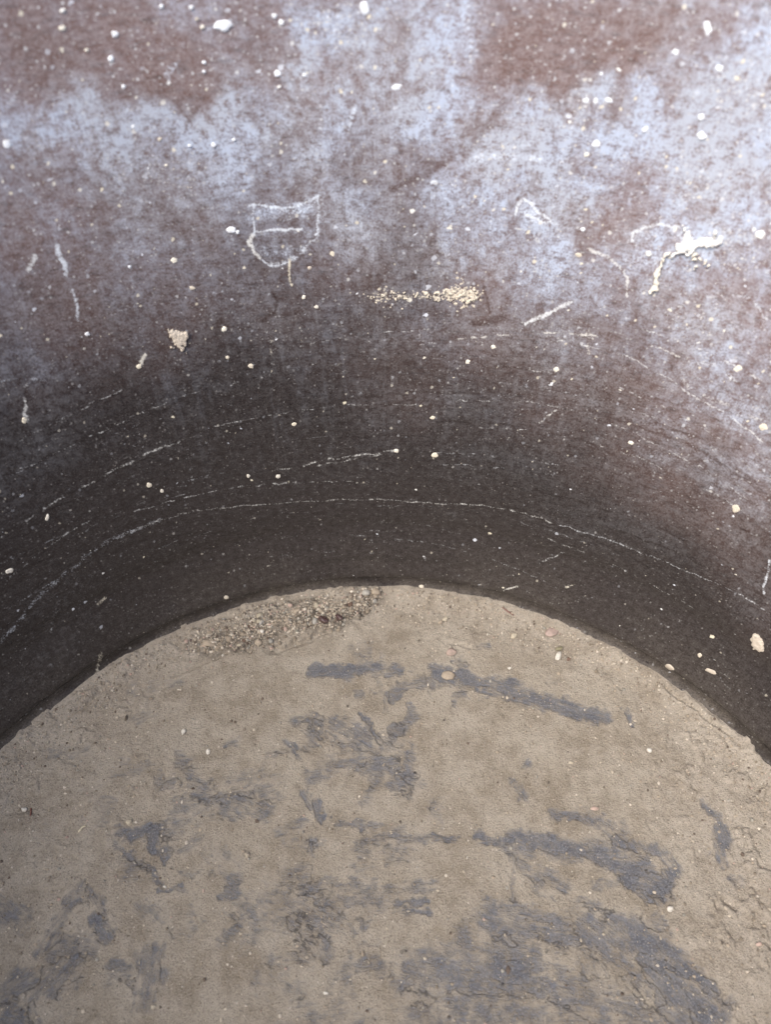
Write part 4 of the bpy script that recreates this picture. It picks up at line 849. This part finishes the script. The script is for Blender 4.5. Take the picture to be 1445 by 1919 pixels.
H, xs, ys = build_dirt()
def ground_z(x, y):
    i = int(np.clip(np.searchsorted(xs, x), 0, len(xs) - 1)); j = int(np.clip(np.searchsorted(ys, y), 0, len(ys) - 1))
    return max(0., float(H[i, j]))

# ------------------------------------------------------------------ stones and grit
SM = {'darkred': stone_material('dark_brown_pebble', (.060, .032, .030), .3, .3), 'pink': stone_material('pink_stone', (.35, .26, .22)), 'cream': stone_material('cream_stone', (.46, .40, .30)),
      'tan': stone_material('tan_stone', (.33, .27, .20)), 'white': stone_material('white_chip', (.58, .54, .47), .7, .4), 'olive': stone_material('olive_crumb', (.20, .18, .11)),
      'brown': stone_material('brown_crumb', (.14, .085, .06)), 'grey': stone_material('grey_stone', (.34, .32, .28)), 'pinkish': stone_material('pinkish_chip', (.45, .33, .27)),
      'pinkdirt': stone_material('pinkish_clod', (.33, .25, .205), .95), 'green': stone_material('grey_green_grain', (.235, .225, .18))}

def rock_mesh(name, a, b, hgt, seed, sub=3, ang=.12):
    """irregular pebble with half axes a, b (vectors in the plane) and height hgt, facetted by random cuts"""
    r = np.random.default_rng(seed)
    bm = bmesh.new(); bmesh.ops.create_icosphere(bm, subdivisions=sub, radius=1.)
    P = np.array([v.co for v in bm.verts])
    for k in range(13):
        n = r.normal(size=3); n /= np.linalg.norm(n); d = r.uniform(.58, .92)
        s = P @ n - d
        P = P - np.clip(s, 0, None)[:, None] * n
    P = P * (1 + ang * (np.sin(P @ r.normal(size=3) * 3 + r.uniform(0, 6)) * .5)[:, None])
    V = np.stack([P[:, 0] * a[0] + P[:, 1] * b[0], P[:, 0] * a[1] + P[:, 1] * b[1], P[:, 2] * hgt], 1)
    for v, q in zip(bm.verts, V): v.co = q
    me = bpy.data.meshes.new(name); bm.to_mesh(me); bm.free()
    me.polygons.foreach_set('use_smooth', [True] * len(me.polygons))
    return me

NAMES = {'darkred': 'pebble', 'pink': 'stone', 'pinkdirt': 'clod', 'white': 'chip', 'olive': 'crumb', 'brown': 'crumb', 'cream': 'pebble', 'tan': 'pebble', 'grey': 'pebble', 'pinkish': 'chip'}
for k, (cx, cy, ax, ay, bx, by, ck, lab) in enumerate(STONE):
    nm = NAMES[ck]
    if 'clod' in lab: nm = 'clod'
    if 'crumb' in lab: nm = 'crumb'
    if 'flake' in lab: nm = 'flake'
    ra = math.hypot(ax, ay); rb = math.hypot(bx, by); hg = min(ra, rb) * (.45 if ck in ('pink', 'pinkdirt') or nm in ('flake', 'clod') else .7)
    o = link(nm, rock_mesh(nm, (ax, ay), (bx, by), hg, 500 + k), SM[ck])
    o.location = (cx, cy, ground_z(cx, cy) + hg * .55)
    tag(o, lab, {'pebble': 'pebble', 'stone': 'stone', 'clod': 'dirt clod', 'chip': 'stone chip', 'crumb': 'dirt crumb', 'flake': 'flake'}[nm])

def tube(name, pts, rad, k=8):
    pts = np.array(pts); V = []; n = len(pts)
    for i, p in enumerate(pts):
        d = pts[min(i + 1, n - 1)] - pts[max(i - 1, 0)]; d /= np.linalg.norm(d)
        a = np.cross(d, (0, 0, 1.)); a /= np.linalg.norm(a); b = np.cross(a, d)
        r = rad * (.75 if i in (0, n - 1) else 1.)
        V += [p + r * (math.cos(q) * a + math.sin(q) * b) for q in np.linspace(0, 2 * math.pi, k, endpoint=False)]
    F = [(i * k + j, i * k + (j + 1) % k, (i + 1) * k + (j + 1) % k, (i + 1) * k + j) for i in range(n - 1) for j in range(k)]
    F += [tuple(range(k))[::-1], tuple(range((n - 1) * k, n * k))]
    me = bpy.data.meshes.new(name); me.from_pydata([tuple(v) for v in V], [], F); me.update()
    return me
TM = [stone_material('dry_straw', (.60, .53, .38)), stone_material('red_fibre', (.16, .06, .045)), stone_material('dull_red_fibre', (.17, .075, .06))]
for k, (poly, w, lab) in enumerate(TWIG):
    pts = []
    for i in range(len(poly) - 1):
        for t in np.linspace(0, 1, 5)[:-1]: pts.append(np.array(poly[i]) * (1 - t) + np.array(poly[i + 1]) * t)
    pts.append(np.array(poly[-1]))
    P = [(p[0], p[1], ground_z(*p) + w * .6) for p in pts]
    tag(link('straw' if k == 0 else 'fibre', tube('fibre', P, w * .45), TM[k]), lab, 'straw' if k == 0 else 'fibre')

# countable grit grains in the heap against the wall
keys = ['tan', 'cream', 'grey', 'green', 'pinkish', 'brown', 'white', 'darkred']
wts = [.38, .10, .15, .07, .05, .17, .03, .05]
proto = [rock_mesh('grain', (1., 0), (0, .75), .6, 700 + k, 2, .2) for k in range(8)]
def grain_variants():
    v = {}
    for k in keys:
        for i, m in enumerate(proto):
            c = m.copy(); c.materials.append(SM[k]); v[k, i] = c
    return v
GV = grain_variants()
n = 0; tries = 0
bb = PILE_A.min(0), PILE_A.max(0)
r4 = np.random.default_rng(21)
while n < 150 and tries < 20000:
    tries += 1
    x = r4.uniform(bb[0][0] - .004, bb[1][0] + .004); y = r4.uniform(bb[0][1] - .004, bb[1][1])
    sd = float(pile_height(np.array([x]), np.array([y]))[0])
    if sd < -.002: continue
    if sd > .009 and r4.random() < .6: continue
    if r4.random() > .12 + .88 * float(heap_core(np.array([x]), np.array([y]))[0]): continue
    s = .0005 + .0015 * r4.random() ** 3.5
    if math.hypot(x, y) + s > .2005: continue
    k = keys[r4.choice(len(keys), p=wts)]
    o = bpy.data.objects.new('grit_grain', GV[k, int(r4.integers(8))]); col.objects.link(o)
    o.location = (x, y, ground_z(x, y) + s * .05); o.scale = (s, s, s); o.rotation_euler = (r4.uniform(-.5, .5), r4.uniform(-.5, .5), r4.uniform(0, 6.28))
    tag(o, 'tiny angular grain in the loose grit heap between dirt floor and back wall', 'grit grain', 'grains of the grit heap')
    n += 1

# uncountable fine crumbs all over the floor: one mesh
def scatter():
    r = np.random.default_rng(31)
    V = []; F = []; C = []
    bm0 = bmesh.new(); bmesh.ops.create_icosphere(bm0, subdivisions=1, radius=1.)
    bp = np.array([v.co[:] for v in bm0.verts]); bf = np.array([[v.index for v in f.verts] for f in bm0.faces]); bm0.free()
    pts = []
    for k in range(19000):
        if k < 6500:                                   # heap
            x = r.uniform(bb[0][0] - .006, bb[1][0] + .006); y = r.uniform(bb[0][1] - .006, bb[1][1] + .002)
            pts.append((x, y, 1))
        elif k < 9300:                                 # band along the foot of the wall
            a = r.uniform(-1.15, 1.15); q = .2 - abs(r.normal(0, .009)); pts.append((q * math.sin(a), q * math.cos(a), 2))
        else:
            a = r.uniform(-1.6, 1.6); q = .2 * math.sqrt(r.random()); pts.append((q * math.sin(a), q * math.cos(a), 3))
    P = np.array(pts); sd = pile_height(P[:, 0], P[:, 1]); hh, clod = dirt_height(P[:, 0], P[:, 1])
    pal = np.array([(.30, .25, .19), (.40, .345, .27), (.20, .165, .125), (.50, .44, .36), (.28, .26, .22), (.12, .09, .07), (.38, .28, .23)])
    for (x, y, kind), s_, cl, hc in zip(P, sd, clod, heap_core(P[:, 0], P[:, 1])):
        if kind == 1 and (s_ < -.001 or r.random() > .2 + .8 * hc): continue
        if math.hypot(x, y) > .2008: continue
        if kind == 3 and r.random() > .30 + .7 * cl: continue
        s = (.00022 + .0005 * r.random() ** 3) if kind > 1 else (.0003 + .0006 * r.random() ** 2)
        if kind == 3 and r.random() < .02: s *= 1.8
        q = bp * (1 + r.uniform(-.3, .3, bp.shape)) * s * r.uniform(.6, 1.2, 3)
        z = ground_z(x, y)
        F.append(bf + len(V) * len(bp)); V.append(q + (x, y, z + s * .25))
        c = pal[r.choice(7, p=[.30, .22, .18, .10, .09, .07, .04])]
        C.append(np.tile(c * r.uniform(.85, 1.15), (len(bp), 1)))
    me = mesh_np('grit', np.concatenate(V), np.concatenate(F), False)
    attr3(me, 'tint', np.concatenate(C))
    N = NT('mixed_grit'); c = N.at('tint', True)
    return link('grit', me, N.done(c, .9, None, .3))
tag(scatter(), 'fine loose grit and crumbs strewn over the dirt and heaped at the back wall', 'grit', kind='stuff')

# ------------------------------------------------------------------ light, camera, view
w = bpy.data.worlds.new('World'); sc.world = w; w.use_nodes = True
nt = w.node_tree; nt.nodes.clear()
sky = nt.nodes.new('ShaderNodeTexSky'); sky.sky_type = 'NISHITA'; sky.sun_disc = False
SUN_EL = math.radians(SUN_ELEV); SUN_AZ = math.radians(SUN_AZIM)          # azimuth clockwise from +y, where the light comes FROM
sky.sun_elevation = SUN_EL; sky.sun_rotation = SUN_AZ; sky.air_density = 1.; sky.dust_density = 3.; sky.ozone_density = 1.
bg = nt.nodes.new('ShaderNodeBackground'); bg.inputs[1].default_value = SKY_STR
wo = nt.nodes.new('ShaderNodeOutputWorld'); nt.links.new(sky.outputs[0], bg.inputs[0]); nt.links.new(bg.outputs[0], wo.inputs[0])
sl = bpy.data.lights.new('sun', 'SUN'); sl.energy = SUN_STR; sl.angle = math.radians(SUN_ANGLE); sl.color = (1., .965, .91)
so = bpy.data.objects.new('sun', sl); col.objects.link(so)
from mathutils import Vector
dv = Vector((math.sin(SUN_AZ) * math.cos(SUN_EL), math.cos(SUN_AZ) * math.cos(SUN_EL), math.sin(SUN_EL)))
so.rotation_euler = dv.to_track_quat('Z', 'Y').to_euler(); so.location = dv * 2

cam = bpy.data.cameras.new('camera'); co = bpy.data.objects.new('camera', cam); col.objects.link(co)
cam.sensor_fit = 'VERTICAL'; cam.sensor_height = 24.; cam.lens = 24. * 1387 / 1919
cam.clip_start = .01; cam.clip_end = 100.
co.location = (CAM_X, CAM_Y, CAM_H); co.rotation_euler = (math.pi / 2 - PITCH, 0, 0)
cam.dof.use_dof = True; cam.dof.focus_distance = .325; cam.dof.aperture_fstop = 5.6
sc.camera = co
sc.cycles.max_bounces = 4; sc.cycles.diffuse_bounces = 2; sc.cycles.glossy_bounces = 2; sc.cycles.use_denoising = True
sc.view_settings.view_transform = 'Standard'; sc.view_settings.look = 'None'; sc.view_settings.exposure = EXPOSURE; sc.view_settings.gamma = 1.
sc.view_settings.use_curve_mapping = False
